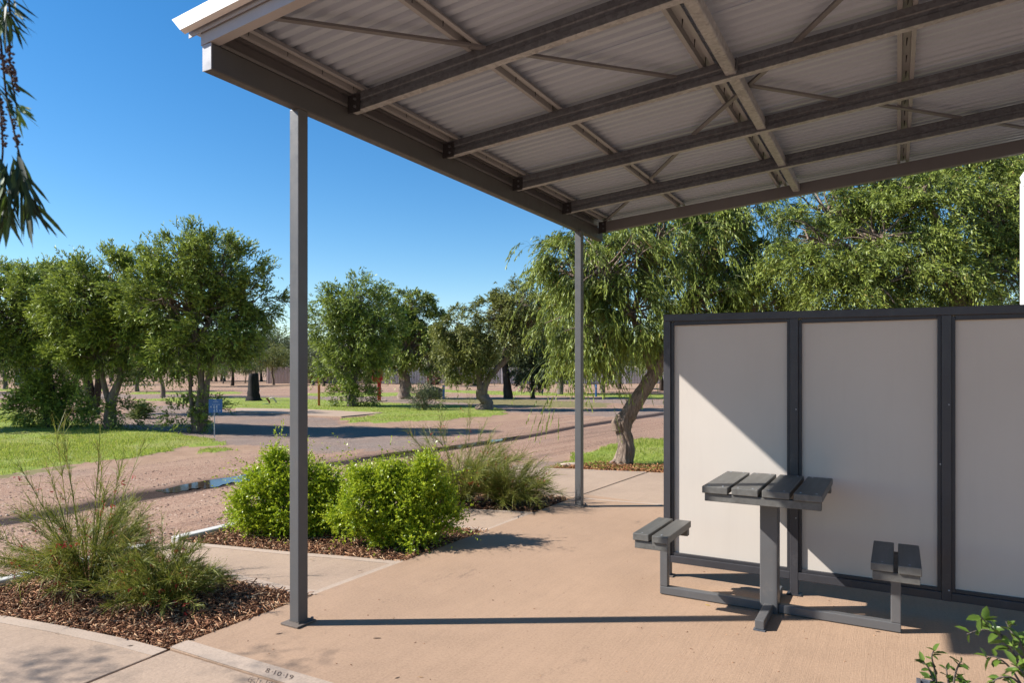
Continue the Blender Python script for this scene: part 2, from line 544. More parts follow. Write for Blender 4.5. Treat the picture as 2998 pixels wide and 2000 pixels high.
ux = (a1 - a0); uy = at(800, 1957) - at(780, 1970)
def scr(text, p0, p1, up):
    a, b = at(*p0), at(*p1); u = b - a; v = at(*up) - a; v = v - u * 0.15
    L = u.length; wsum = sum((0.62 * (0.45 if c in '1.' else 1)) + 0.25 * (0.6 if c == '.' else 1) for c in text)
    size = L / wsum
    v = v.normalized() * size
    return strokes(text, a, u, v, size * 1.0, 0.0048, (0, 0, 0.0048))
tag(scr('8.10.19', (775, 1971), (860, 1996), (796, 1960)).build('scratched_date', M['scratch'], slab), 'date scratched by hand in the concrete edge')
scr('61.11', (722, 1999), (800, 2021), (742, 1986)).build('scratched_date', M['scratch'], fp2)

# ================================================================== VERANDAH
MS = 0.078
XB = -2.93
rz = lambda x: MS * (x - XB)
XR = 4.6
ver = thing('verandah', 'grey steel verandah with corrugated roof on slim square posts', 'verandah', (-2.985, 2.81, 0))
def post(px_corner, py, x1=None):
    c = at(px_corner, py)
    x1, y0 = c.x, c.y
    s = 0.072
    p = MB().box((x1 - s, y0, 0.012), (x1, y0 + s, 2.94)).build('post', M['paint'], ver, bevel=0.005)
    MB().box((x1 - s - 0.035, y0 - 0.035, 0.0015), (x1 + 0.03, y0 + s + 0.035, 0.012)).build('base_plate', M['dusty'], p, bevel=0.002)
    for bx in (x1 - s - 0.018, x1 + 0.014):
        MB().tube([(bx, y0 + s + 0.018, 0.012), (bx, y0 + s + 0.018, 0.028)], [0.008, 0.008], 6).build('bolt', M['galv'], p)
    w = MB(); rr = random.Random(3)
    loop = [(x1 - s, y0), (x1, y0), (x1, y0 + s), (x1 - s, y0 + s), (x1 - s, y0)]
    for i in range(4):
        for k in range(8):
            f = k / 8
            w.add([Vector((loop[i][0] * (1 - f) + loop[i + 1][0] * f + dx * 0.006, loop[i][1] * (1 - f) + loop[i + 1][1] * f + dy * 0.006, 0.012 + dz)) for dx, dy, dz in ((-1, -1, 0), (1, -1, 0), (1, 1, 0), (-1, 1, 0), (0, 0, 0.012))], [(0, 1, 4), (1, 2, 4), (2, 3, 4), (3, 0, 4)])
    w.build('weld', M['dusty'], p)
    return p, x1, y0
p1, PX, PY = post(874, 1835)
p2, PX2, PY2 = post(1701, 1486)
XI = -2.938                                   # inner face of the eave beam
MB().box((XI - 0.066, 2.205, 2.935), (XI, 7.34, 3.066)).build('eave_beam', M['beam'], ver, bevel=0.006)
MB().box((XI - 0.066, 2.200, 2.935), (XI, 2.2045, 3.066)).build('beam_end', M['fascia'], ver, bevel=0.001)  # thin plate over the near end, paler than the beam
# rust mark and weld line on the near post belong to its paint
# C channel standing on the beam, open towards the inside
cprof = [(0, 0), (0.055, 0), (0.055, 0.018), (0.051, 0.018), (0.051, 0.004), (0.004, 0.004), (0.004, 0.096), (0.051, 0.096), (0.051, 0.082), (0.055, 0.082), (0.055, 0.1), (0, 0.1)]
MB().sweep(cprof, (XI - 0.060, 2.262, 3.070), (XI - 0.060, 7.2, 3.070), (1, 0, 0), (0, 0, 1)).build('edge_channel', M['channel'], ver)
# near fascia channel along the front edge, rising with the roof
fprof = [(0, 0), (0.055, 0), (0.055, 0.016), (0.051, 0.016), (0.051, 0.004), (0.003, 0.004), (0.003, 0.096), (0.055, 0.096), (0.055, 0.1), (0, 0.1)]
zf = lambda x, b: b + rz(x)
MB().sweep([(a, b * 0.72) for a, b in fprof], (XI - 0.075, 2.198, zf(XI - 0.075, 3.072)), (XR, 2.198, zf(XR, 3.072)), (0, 1, 0), (0, 0, 1)).build('front_fascia', M['fascia'], ver, bevel=0.002)
# joists: C sections with the web towards the front, held by cleats
jprof = [(0, 0), (0.05, 0), (0.05, 0.016), (0.047, 0.016), (0.047, 0.003), (0.003, 0.003), (0.003, 0.038), (0.010, 0.044), (0.010, 0.058), (0.003, 0.064), (0.003, 0.102), (0.047, 0.102), (0.047, 0.09), (0.05, 0.09), (0.05, 0.105), (0, 0.105), (0, 0.066), (0.007, 0.060), (0.007, 0.042), (0, 0.036)]
JY = [3.164, 4.173, 5.229, 6.252]
for jy in JY:
    j = MB().sweep(jprof, (XB + 0.012, jy, 3.034 + rz(XB + 0.012)), (XR, jy, 3.034 + rz(XR)), (0, 1, 0), (0, 0, 1)).build('joist', M['galv'], ver)
    MB().box((XB + 0.02, jy, 3.0322), (XR, jy + 0.05, 3.0337), lambda x: rz(x)).build('lit_flange', M['galv_pale'], j)  # added plate: ground bounce on the joist's underside put into its paler colour
    c = MB().box((XI + 0.001, jy - 0.006, 3.028), (XB + 0.09, jy - 0.001, 3.135)).build('cleat', M['trim'], j)
    for q in (0.03, 0.075):
        MB().tube([(XB + 0.055, jy - 0.006, 3.03 + q), (XB + 0.055, jy - 0.018, 3.03 + q)], [0.009, 0.009], 6).build('bolt', M['galv'], j)
MB().sweep([(0, 0), (0.06, 0), (0.06, 0.02), (0.056, 0.02), (0.056, 0.004), (0.004, 0.004), (0.004, 0.108), (0.06, 0.108), (0.06, 0.112), (0, 0.112)], (XB + 0.012, 7.215, 3.012 + rz(XB)), (XR, 7.215, 3.012 + rz(XR)), (0, 1, 0), (0, 0, 1)).build('end_beam', M['channel'], ver, bevel=0.002)
MB().box((XI + 0.001, 7.205, 3.0), (XB + 0.08, 7.212, 3.13)).build('cleat', M['trim'], ver)
for q in (0.03, 0.08):
    MB().tube([(XB + 0.05, 7.205, 3.02 + q), (XB + 0.05, 7.19, 3.02 + q)], [0.010, 0.010], 6).build('bolt', M['galv'], ver)
# long galvanised tie under the joists
XT = -0.86
MB().sweep([(-.027, .0), (.027, .0), (.033, .006), (.033, .07), (-.033, .07), (-.033, .006)], (XT, 2.27, 3.034 + rz(XT) + 0.013), (XT, 7.21, 3.034 + rz(XT) + 0.013), (1, 0, 0), (0, 0, 1)).build('tie_rail', M['galv_pale'], ver, bevel=0.004)
for jy in JY:
    zt = 3.034 + rz(XT)
    MB().box((XT + 0.038, jy - 0.05, zt + 0.02), (XT + 0.043, jy - 0.001, zt + 0.09)).build('cleat', M['galv'], ver)
# battens (top hats) on the joists, with screws showing
M['batten'] = mat_paint('batten_steel', (0.33, 0.335, 0.35), 0.45, 0.05)
bprof = [(-.048, 0), (-.024, 0), (-.020, .036), (.020, .036), (.024, 0), (.048, 0), (.048, .003), (.026, .003), (.022, .039), (-.022, .039), (-.026, .003), (-.048, .003)]
BX = [XI + 0.085, -2.016, -1.0, 0.05, 1.07, 2.09, 3.1, 4.1]
for bx in BX:
    zb = 3.034 + 0.108 + rz(bx)
    b = MB().sweep(bprof, (bx, 2.262, zb), (bx, 7.33, zb), (1, 0, MS), (0, 0, 1)).build('batten', M['batten'], ver)
    s = MB(); y = 2.35
    while y < 7.2:
        s.tube([(bx + 0.003, y, zb + 0.038), (bx - 0.001, y + 0.003, zb - 0.006)], [0.0045, 0.002], 5); y += 0.255
    s.build('screws', M['trim'], b, kind='stuff')
# corrugated sheets, ribs running down the slope
PER = 0.085
def sheet_profile(y0, n):
    pr = []
    for k in range(n):
        b = y0 + k * PER
        pr += [(b, 0), (b + 0.030, 0), (b + 0.042, 0.020), (b + 0.050, 0.024), (b + 0.066, 0.022), (b + 0.080, 0.002)]
    pr.append((y0 + n * PER, 0))
    return pr
XE = -3.125
y = 2.165
for k in range(7):
    pr = sheet_profile(y, 9)
    dz = 0.0016 * (k % 2)
    me = MB().sweep(pr, (XE, 0, 3.034 + 0.150 + rz(XE) + dz), (XR, 0, 3.034 + 0.150 + rz(XR) + dz), (0, 1, 0), (0, 0, 1), closed=False)
    o = me.build('roof_sheet', M['sheet'], ver)
    y += 9 * PER - 0.006
# white barge capping on the front edge with its angled cut, and the strip under it
zc = lambda x, b: b + rz(x)
mb = MB()
for (yy, flip) in ((2.140, 0), (2.146, 1)):
    pass
x0t, x0b = -3.155, -3.090
prof = [(2.138, 3.150, x0b), (2.138, 3.222, x0t), (2.215, 3.226, x0t), (2.215, 3.220, x0t), (2.146, 3.216, x0t), (2.146, 3.156, x0b), (2.172, 3.150, x0b - 0.01), (2.172, 3.146, x0b - 0.01)]
vs = [(xx, yy, zz + rz(xx)) for yy, zz, xx in prof] + [(XR, yy, zz + rz(XR)) for yy, zz, xx in prof]
n = len(prof)
fs = [(i, (i + 1) % n, n + (i + 1) % n, n + i) for i in range(n)] + [tuple(range(n))]
mb.add(vs, fs)
mb.build('barge_capping', M['white'], ver)
MB().sweep([(0, 0), (0.004, 0), (0.004, 0.05), (0, 0.05)], (-3.09, 2.186, 3.128 + rz(-3.09)), (XR, 2.186, 3.128 + rz(XR)), (0, 1, 0), (0, 0, 1)).build('flashing', M['fascia'], ver)
# gutter on the outer side of the eave
MB().sweep([(0, 0), (0.09, 0), (0.09, 0.085), (0.087, 0.085), (0.087, 0.003), (0.003, 0.003), (0.003, 0.07), (0, 0.07)], (-3.10, 2.28, 3.085), (-3.10, 7.4, 3.085), (1, 0, 0), (0, 0, 1)).build('gutter', M['fascia'], ver)
# diagonal bracing straps just under the battens
def on_roof(px, py, off):
    o = Vector((0, 0, H)); dv = atd(px, py, 1.0) - o
    # z = 3.034+off+MS*(x-XB)
    t = (3.034 + off - MS * XB - H) / (dv.z - MS * dv.x)
    return o + dv * t
def strap(a, b):
    p, q = on_roof(*a, 0.092), on_roof(*b, 0.092)
    d = (q - p).normalized(); s = d.cross(Vector((0, 0, 1))).normalized() * 0.016
    up = Vector((0, 0, 0.014))
    MB().add([p - s, q - s, q + s, p + s, p - s + up, q - s + up, q + s + up, p + s + up], [(3, 2, 1, 0), (4, 5, 6, 7), (0, 1, 5, 4), (1, 2, 6, 5), (2, 3, 7, 6), (3, 0, 4, 7)]).build('brace_strap', M['strap'], ver)
strap((800, 55), (1375, 135))
strap((1375, 138), (2000, 232))
strap((2180, 250), (2460, 296))
strap((2520, 300), (2998, 376))
strap((2470, -10), (2330, 125))
strap((2250, 200), (2030, 395))
strap((2000, 432), (1905, 525))
strap((1860, 572), (1770, 650))

# ================================================================== SCREEN
SY = 4.722
scr_o = thing('screen_fence', 'charcoal framed screen with off-white panels behind the table', 'screen', (-1.41, SY, 0))
ztop = lambda x: 1.845 - 0.013 * (x + 1.41)
PXS = [-1.41, -0.577, 0.2525, 1.085, 1.92]
hw = 0.0245
for i, x in enumerate(PXS):
    p = MB().box((x - hw, SY, 0.0 if i < 2 else 0.1), (x + hw, SY + 0.049, ztop(x) - 0.049)).build('post', M['frame'], scr_o, bevel=0.003)
    if i < 2: MB().box((x - 0.045, SY - 0.012, 0.001), (x + 0.045, SY + 0.062, 0.009)).build('base_plate', M['dusty'] if i == 0 else M['trim'], p, bevel=0.002)
xl, xr = PXS[0] - hw, PXS[-1] + hw
mb = MB()
mb.add([(xl, SY - 0.001, ztop(xl) - 0.049), (xr, SY - 0.001, ztop(xr) - 0.049), (xr, SY + 0.050, ztop(xr) - 0.049), (xl, SY + 0.050, ztop(xl) - 0.049),
        (xl, SY - 0.001, ztop(xl)), (xr, SY - 0.001, ztop(xr)), (xr, SY + 0.050, ztop(xr)), (xl, SY + 0.050, ztop(xl))],
       [(3, 2, 1, 0), (4, 5, 6, 7), (0, 1, 5, 4), (1, 2, 6, 5), (2, 3, 7, 6), (3, 0, 4, 7)])
mb.build('top_rail', M['frame'], scr_o, bevel=0.003)
for i in range(4):
    a, b = PXS[i] + hw, PXS[i + 1] - hw
    MB().box((a, SY + 0.0015, 0.101), (b, SY + 0.0475, 0.150)).build('bottom_rail', M['frame'], scr_o, bevel=0.003)
    zt0, zt1 = ztop(a) - 0.049, ztop(b) - 0.049
    zt = min(zt0, zt1)
    pn = MB().box((a + 0.002, SY + 0.034, 0.152), (b - 0.002, SY + 0.043, max(zt0, zt1) + 0.012)).build('panel', M['panel'], scr_o)
    tr = MB()
    w = 0.020
    tr.box((a, SY + 0.014, 0.150), (a + w, SY + 0.0335, zt))
    tr.box((b - w, SY + 0.014, 0.150), (b, SY + 0.0335, zt))
    tr.box((a + w, SY + 0.014, zt - w), (b - w, SY + 0.0335, max(zt0, zt1) + 0.006))
    tr.box((a + w, SY + 0.014, 0.150), (b - w, SY + 0.0335, 0.150 + w))
    tr.build('bead', M['trim'], pn, bevel=0.002)
for (x, z) in ((-0.577, 1.2), (0.2525, 0.165), (0.2525, 1.25), (-0.577, 0.5), (0.21, 0.9)):
    MB().tube([(x + 0.012, SY, z), (x + 0.012, SY - 0.004, z)], [0.005, 0.004], 8).build('rivet', M['galv_pale'], scr_o)

# ================================================================== TABLE WITH TWO SEATS
tb = thing('picnic_table', 'dark painted slatted table with two small seats on one steel base', 'table', (-0.667, 4.35, 0))
col = MB().box((-0.717, 4.300, 0.0), (-0.617, 4.400, 0.672)).build('column', M['paint'], tb, bevel=0.005)
tx0, tx1, ty0, ty1, tz = -0.983, -0.346, 3.985, 4.660, 0.782
def slats(x0, x1, y0, y1, zt, n, gap, th, parent, name):
    w = (x1 - x0 - gap * (n - 1)) / n
    for k in range(n):
        a = x0 + k * (w + gap)
        rr = random.Random(k + n)
        dz = rr.uniform(-0.0015, 0.0015)
        MB().box((a, y0 + rr.uniform(-.003, .003), zt - th + dz), (a + w, y1 + rr.uniform(-.003, .003), zt + dz)).build(name, M['plank'], parent, bevel=0.004)
slats(tx0, tx1, ty0, ty1, tz, 4, 0.021, 0.040, tb, 'table_slat')
for k in range(4):
    wq = (tx1 - tx0 - 0.063) / 4; cxq = tx0 + wq / 2 + k * (wq + 0.021)
    for yy in (ty0 + 0.035, ty1 - 0.035):
        for dx in (-0.04, 0.04):
            MB().tube([(cxq + dx, yy, tz - 0.001), (cxq + dx, yy, tz + 0.0022)], [0.0055, 0.005], 8).build('screw', M['galv_pale'], tb)
for yy in (ty0 + 0.012, ty1 - 0.055):
    MB().box((tx0 + 0.012, yy, tz - 0.088), (tx1 - 0.006, yy + 0.043, tz - 0.0425)).build('bearer', M['plank'], tb, bevel=0.003)
MB().box((tx0 + 0.10, 4.325, tz - 0.108), (tx1 - 0.10, 4.375, tz - 0.0425)).build('bearer', M['paint'], tb, bevel=0.003)
MB().box((tx0 + 0.3, ty0 + 0.056, tz - 0.086), (tx0 + 0.35, 4.324, tz - 0.0430)).build('top_frame', M['paint'], tb, bevel=0.003)
MB().box((tx0 + 0.3, 4.376, tz - 0.086), (tx0 + 0.35, ty1 - 0.056, tz - 0.0430)).build('top_frame', M['paint'], tb, bevel=0.003)
# base: long bar, cross foot
for a, b in ((-1.337, -0.7175), (-0.6165, 0.020)):
    MB().box((a, 4.322, 0.004), (b, 4.372, 0.054)).build('base_bar', M['paint'], tb, bevel=0.004)
for a, b in ((3.988, 4.2995), (4.4005, 4.700)):
    ft = MB().box((-0.692, a, 0.006), (-0.642, b, 0.058)).build('foot', M['paint'], tb, bevel=0.004)
    MB().box((-0.699, a - 0.012, 0.0015), (-0.636, a + 0.03, 0.006)).build('foot_plate', M['galv'], ft)
for (sx0, sx1, lx) in ((-1.385, -1.168, -1.337), (-0.117, 0.108, -0.030)):
    seat = MB()
    slats(sx0, sx1, 3.935, 4.450, 0.470, 2, 0.020, 0.042, tb, 'seat_slat')
    for yy in (3.950, 4.385):
        MB().box((sx0 + 0.008, yy, 0.380), (sx1 - 0.006, yy + 0.045, 0.4255)).build('bearer', M['plank'], tb, bevel=0.003)
    MB().box((lx, 4.322, 0.0545), (lx + 0.05, 4.372, 0.378)).build('leg', M['paint'], tb, bevel=0.004)
    MB().box((lx + 0.004, 3.9955, 0.384), (lx + 0.046, 4.384, 0.4250)).build('seat_frame', M['paint'], tb, bevel=0.003)
    MB().box((lx - 0.02, 4.30, 0.3785), (lx + 0.07, 4.395, 0.3838)).build('mounting_plate', M['paint'], tb, bevel=0.001)
    for k in range(2):
        w = (sx1 - sx0 - 0.02) / 2
        cx = sx0 + w / 2 + k * (w + 0.02)
        MB().tube([(cx, 3.972, 0.4700), (cx, 3.972, 0.4722)], [0.006, 0.005], 8).build('screw', M['galv_pale'], tb)
# ================================================================== GROUND
GRASS = [
 [(0,1190),(60,1205),(150,1225),(330,1245),(480,1262),(560,1272),(680,1288),(690,1297),(560,1300),(480,1316),(380,1335),(250,1350),(120,1368),(0,1383),(-600,1440),(-600,1175)],
 [(562,1317),(590,1313),(640,1314),(645,1319),(600,1323),(568,1322)],
 [(384,1169),(500,1163),(848,1163),(960,1170),(1090,1177),(1250,1182),(1440,1190),(1500,1203),(1440,1217),(1300,1226),(1150,1234),(1050,1234),(980,1224),(1130,1212),(1120,1207),(905,1197),(760,1195),(660,1193),(520,1177)],
 [(1290,1140),(1480,1145),(1650,1149),(1940,1153),(2600,1160),(2600,1172),(1940,1167),(1700,1158),(1480,1156),(1300,1147)],
 [(1575,1357),(1640,1332),(1760,1305),(1850,1285),(2000,1270),(2400,1265),(3300,1285),(3300,1420),(2300,1392),(1940,1378),(1760,1368)],
 [(-600,1166),(60,1169),(75,1177),(-600,1182)],
 [(380,1147),(700,1145.5),(700,1152),(380,1153)],
 [(900,1150),(1080,1148),(1300,1150),(1300,1159),(1130,1159),(900,1158)],
 [(-600,1136),(300,1138),(300,1144),(-600,1146)],
]
DRY = [
 [(1270,1163),(1480,1165),(1660,1172),(1780,1178),(1780,1189),(1640,1191),(1490,1185),(1290,1174)],
 [(1540,1366),(1600,1345),(1700,1325),(1760,1335),(1760,1368),(1600,1369)],
 [(0,1383),(150,1366),(260,1352),(260,1362),(120,1378),(0,1392)],
]
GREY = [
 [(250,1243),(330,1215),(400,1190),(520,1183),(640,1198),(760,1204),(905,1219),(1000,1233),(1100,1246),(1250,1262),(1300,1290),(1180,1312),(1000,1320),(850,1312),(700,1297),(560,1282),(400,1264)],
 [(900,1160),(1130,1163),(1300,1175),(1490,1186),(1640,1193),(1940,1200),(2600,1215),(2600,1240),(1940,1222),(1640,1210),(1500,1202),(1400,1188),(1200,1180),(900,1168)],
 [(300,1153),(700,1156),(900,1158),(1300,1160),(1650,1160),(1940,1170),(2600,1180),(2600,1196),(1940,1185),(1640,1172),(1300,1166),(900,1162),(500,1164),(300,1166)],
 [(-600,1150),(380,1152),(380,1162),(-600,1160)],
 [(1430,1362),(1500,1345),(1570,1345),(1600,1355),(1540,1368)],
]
SOIL = [
 [(-600,1112),(3600,1112),(3600,1136),(-600,1136)],
 [(420,1312),(560,1300),(690,1297),(760,1303),(720,1330),(560,1345),(420,1352),(330,1355)],
 [(0,1225),(140,1226),(150,1236),(0,1240)],
 [(980,1238),(1130,1234),(1300,1228),(1440,1220),(1520,1210),(1560,1222),(1300,1240),(1100,1250)],
 [(330,1232),(480,1232),(560,1240),(440,1250)],
]
WETL = [(-300,1568,15),(0,1512,15),(200,1478,17),(380,1444,18),(480,1430,19),(600,1408,18),(700,1394,17),(860,1362,10),(1000,1346,9),(1130,1328,11),(1260,1312,10),(1340,1301,9),(1450,1285,8),(1560,1268,6),(1700,1242,6),(1850,1220,6),(1980,1202,5),(2300,1160,4)]

def band_mask(px, py, line):
    m = np.zeros(px.shape)
    for (x0, y0, w0), (x1, y1, w1) in zip(line[:-1], line[1:]):
        t = np.clip((px - x0) / (x1 - x0), 0, 1)
        c = y0 + (y1 - y0) * t; w = w0 + (w1 - w0) * t
        ok = (px >= x0 - 1) & (px <= x1 + 1)
        m = np.maximum(m, np.where(ok, np.clip(1.45 - np.abs(py - c) / (w * 0.85), 0, 1), 0))
    return m

def masks(x, y):
    """what covers the ground at world x,y"""
    n1 = fbm(x * 0.9, y * 0.9) - 0.5; n2 = fbm(x * 0.9 + 40, y * 0.9 + 40) - 0.5
    m1 = fbm(x * 4 + 9, y * 4) - 0.5; m2 = fbm(x * 4 + 70, y * 4 + 31) - 0.5
    xx = x + n1 * 1.1 + m1 * 0.35; yy = y + n2 * 1.1 + m2 * 0.35
    px, py, d = proj(np.stack([xx, yy, np.zeros_like(xx)], -1))
    front = d > 1.0
    o = {}
    for k, polys in (('grass', GRASS), ('dry', DRY), ('grey', GREY), ('soil', SOIL)):
        m = np.zeros(x.shape, dtype=bool)
        for p in polys: m |= inpoly(px, py, p)
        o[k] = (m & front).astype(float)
    xs = x + m1 * 0.10; ys = y + m2 * 0.10
    px2, py2, d2 = proj(np.stack([xs, ys, np.zeros_like(xs)], -1))
    o['wet'] = band_mask(px2, py2, WETL) * front
    return o

ang = np.concatenate([np.arange(-180, -44, 4.0), np.arange(-44, 44, 0.2), np.arange(44, 180, 4.0)])
ang = np.radians(ang)
rad = np.concatenate([[0.0, 0.8, 1.6, 2.3], 2.8 * 1.0135 ** np.arange(0, 262), [100, 120, 150, 200, 300, 500, 900, 1700, 3000]])
A, Rr = np.meshgrid(ang, rad)
gx = (np.sin(A) * Rr) * CT - (np.cos(A) * Rr) * ST
gy = (np.sin(A) * Rr) * ST + (np.cos(A) * Rr) * CT
mk = masks(gx, gy)
gz = -0.045 + 0.035 * (fbm(gx * 0.5, gy * 0.5) - 0.5) * np.clip((Rr - 4) / 6, 0, 1)
gz = gz + 0.012 * (fbm(gx * 5, gy * 5, 2) - 0.5) * (Rr < 40)
gz = gz + 0.02 * mk['grass'] - 0.028 * mk['wet']
gz = np.where(Rr < 3.2, -0.06, gz)
nr, na = A.shape
idx = np.arange(nr * na).reshape(nr, na)
q = np.stack([idx[:-1, :], np.roll(idx, -1, 1)[:-1, :], np.roll(idx, -1, 1)[1:, :], idx[1:, :]], -1).reshape(-1, 4)

def mk_ground():
    t = NT('gravel_ground')
    st = t.voro(85, out='Color'); sp = t.node('ShaderNodeSeparateColor'); t.link(st, sp.inputs[0])
    st2 = t.voro(210, out='Color'); sp2 = t.node('ShaderNodeSeparateColor'); t.link(st2, sp2.inputs[0])
    big = t.noise(0.35, 6, 0.6)
    pink = t.ramp(sp.outputs[0], [(0.0, (0.10, 0.055, 0.042)), (0.25, (0.34, 0.20, 0.132)), (0.7, (0.48, 0.29, 0.19)), (1.0, (0.66, 0.47, 0.34))])
    pink = t.mix(t.math('MULTIPLY', sp2.outputs[0], 0.35), pink, (0.42, 0.25, 0.165))
    pink = t.mix(t.fr(big, 0.40, 0.68, 0, 0.55), pink, (0.43, 0.255, 0.17))
    tyre = t.fr(t.noise(0.8, 6, 0.7), 0.55, 0.7)
    pink = t.mix(t.math('MULTIPLY', tyre, 0.5), pink, (0.29, 0.205, 0.165))
    ra = at(1700, 1290) - at(100, 1560)
    rut = t.noise(1.0, 5, 0.65, vec=t.mapv((0.10, 1.9, 1), -math.atan2(ra.y, ra.x)))
    pink = t.mix(t.fr(rut, 0.50, 0.62, 0, 0.45), pink, (0.52, 0.345, 0.235))
    pink = t.mix(t.fr(rut, 0.36, 0.46, 0.5, 0), pink, (0.22, 0.135, 0.095))
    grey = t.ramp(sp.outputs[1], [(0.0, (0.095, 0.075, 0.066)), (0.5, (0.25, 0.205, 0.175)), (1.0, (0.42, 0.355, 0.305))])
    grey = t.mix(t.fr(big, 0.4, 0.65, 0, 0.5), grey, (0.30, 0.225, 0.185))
    soil = t.ramp(t.noise(2.5, 6, 0.7), [(0.3, (0.38, 0.235, 0.15)), (0.7, (0.50, 0.325, 0.215))])
    gn = t.noise(9, 6, 0.75)
    gras = t.ramp(gn, [(0.3, (0.19, 0.25, 0.04)), (0.55, (0.30, 0.37, 0.06)), (0.75, (0.44, 0.45, 0.11))])
    gras = t.mix(t.fr(t.noise(0.9, 5), 0.46, 0.68, 0, 0.65), gras, (0.40, 0.33, 0.14))
    dry = t.ramp(gn, [(0.3, (0.19, 0.16, 0.06)), (0.7, (0.34, 0.28, 0.13))])
    e = t.noise(6, 5, 0.7)
    def m(name, lo=0.3, hi=0.62):
        s = t.math('ADD', t.attr(name), t.math('MULTIPLY', t.math('SUBTRACT', e, 0.5), 0.9))
        return t.fr(s, lo, hi)
    col = t.mix(m('soil', 0.2, 0.8), pink, soil)
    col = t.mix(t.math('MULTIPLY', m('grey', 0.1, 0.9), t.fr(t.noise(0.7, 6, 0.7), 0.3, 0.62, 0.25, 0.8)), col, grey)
    col = t.mix(m('dry'), col, dry)
    col = t.mix(m('grass'), col, gras)
    wet = t.fr(t.attr('wet'), 0.25, 0.85)
    col = t.mix(wet, col, (0.052, 0.028, 0.017))
    t.set(col, t.fr(t.attr('wet'), 0.3, 0.9, 0.92, 0.62), 0, 0.2)
    h = t.math('ADD', t.math('MULTIPLY', sp.outputs[2], 0.7), t.math('MULTIPLY', sp2.outputs[2], 0.4))
    t.bump(h, 0.7, 0.018)
    return t.m
M['ground'] = mk_ground()
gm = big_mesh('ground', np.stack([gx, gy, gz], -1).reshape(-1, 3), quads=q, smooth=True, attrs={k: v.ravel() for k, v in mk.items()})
put('ground', gm, M['ground'], kind='structure')

# pale concrete pad beside the far lawn
structure('concrete_pad', MB().poly(W([(690, 1194), (905, 1198), (1010, 1203), (1122, 1208), (1000, 1219), (905, 1215), (690, 1204)]), -0.08, -0.005), M['path'], 0.01)

# puddles lying in the wet channel
def mk_water():
    t = NT('puddle_water')
    t.set((0.045, 0.030, 0.022), 0.07, 0, 0.5)
    t.b.inputs['IOR'].default_value = 1.33
    t.bump(t.noise(5, 2), 0.03, 0.01)
    return t.m
M['water'] = mk_water()
def unproj(pq, z):
    t = (H - z) / ((pq[:, 1] - HY) / F_PX)
    r = (pq[:, 0] - CX) / F_PX * t
    return np.stack([r * CT - t * ST, r * ST + t * CT, np.full(len(t), z)], -1)
def puddle(line):
    rr = random.Random(len(line))
    top, bot = [], []
    for i in range(len(line) - 1):
        for k in range(6):
            f = k / 6
            x, y, w = [line[i][j] * (1 - f) + line[i + 1][j] * f for j in range(3)]
            top.append((x, y - 1.35 * w * (0.92 + 0.14 * math.sin(x * .07) + 0.07 * math.sin(x * .19)))); bot.append((x, y + 1.35 * w * (0.92 + 0.14 * math.sin(x * .06 + 2) + 0.07 * math.sin(x * .21))))
    c_ = unproj(np.array([l[:2] for l in line], dtype=float), 0.0)
    zg = float(np.mean(-0.045 + 0.035 * (fbm(c_[:, 0] * 0.5, c_[:, 1] * 0.5) - 0.5) * np.clip((np.hypot(c_[:, 0], c_[:, 1]) - 4) / 6, 0, 1))) - 0.0175
    pts = W(top + bot[::-1], zg)
    o = MB().poly(pts, zg - 0.03, zg).build('puddle', M['water'])
    return tag(o, kind='structure')
puddle([(455, 1436, 2), (480, 1431, 11), (560, 1417, 14), (640, 1404, 15), (715, 1393, 13), (790, 1378, 8), (830, 1368, 2)])
puddle([(1230, 1316, 2), (1290, 1309, 6), (1330, 1303, 8), (1380, 1296, 8), (1430, 1290, 6), (1490, 1280, 4), (1560, 1268, 2)])
puddle([(1020, 1343, 1), (1080, 1335, 5), (1140, 1327, 6), (1200, 1320, 4), (1230, 1316, 1)])

# ------------------------------------------------------------------ mulch
def mk_mulch():
    t = NT('mulch_soil')
    n = t.noise(28, 7, 0.8)
    t.set(t.ramp(n, [(0.3, (0.035, 0.02, 0.014)), (0.55, (0.11, 0.06, 0.04)), (0.75, (0.22, 0.13, 0.085))]), 0.95, 0, 0.1)
    t.bump(n, 0.9, 0.03)
    return t.m
def mk_chip(name, stops):
    t = NT(name); g = t.node('ShaderNodeNewGeometry')
    t.set(t.ramp(g.outputs['Random Per Island'], stops), 0.8, 0, 0.25)
    return t.m
M['mulch'] = mk_mulch()
M['chip'] = mk_chip('bark_chips', [(0.0, (0.075, 0.030, 0.016)), (0.3, (0.24, 0.098, 0.046)), (0.6, (0.40, 0.19, 0.092)), (0.85, (0.54, 0.31, 0.165)), (1.0, (0.70, 0.50, 0.31))])
M['litter'] = mk_chip('leaf_litter', [(0.0, (0.10, 0.035, 0.015)), (0.4, (0.28, 0.10, 0.04)), (0.8, (0.42, 0.19, 0.08)), (1.0, (0.55, 0.36, 0.16))])
M['pebble'] = mk_chip('gravel_stones', [(0.0, (0.06, 0.036, 0.026)), (0.35, (0.24, 0.145, 0.10)), (0.7, (0.38, 0.24, 0.165)), (1.0, (0.54, 0.40, 0.30))])
BED1 = [(500,1896),(922,1741),(847,1729),(734,1703),(560,1659),(470,1622),(445,1604),(-420,1813),(-350,1771),(-260,1762),(0,1801),(190,1834),(380,1873)]
BED2 = [(1188,1643),(1010,1626),(844,1613),(657,1595),(575,1588),(530,1582),(1008,1465),(1060,1487),(1200,1515),(1327,1540),(1432,1554)]
BED3 = [(1568,1500),(1470,1493),(1356,1488),(1250,1479),(1120,1462),(1070,1450),(1395,1373),(1420,1385),(1520,1415),(1600,1447),(1682,1455)]
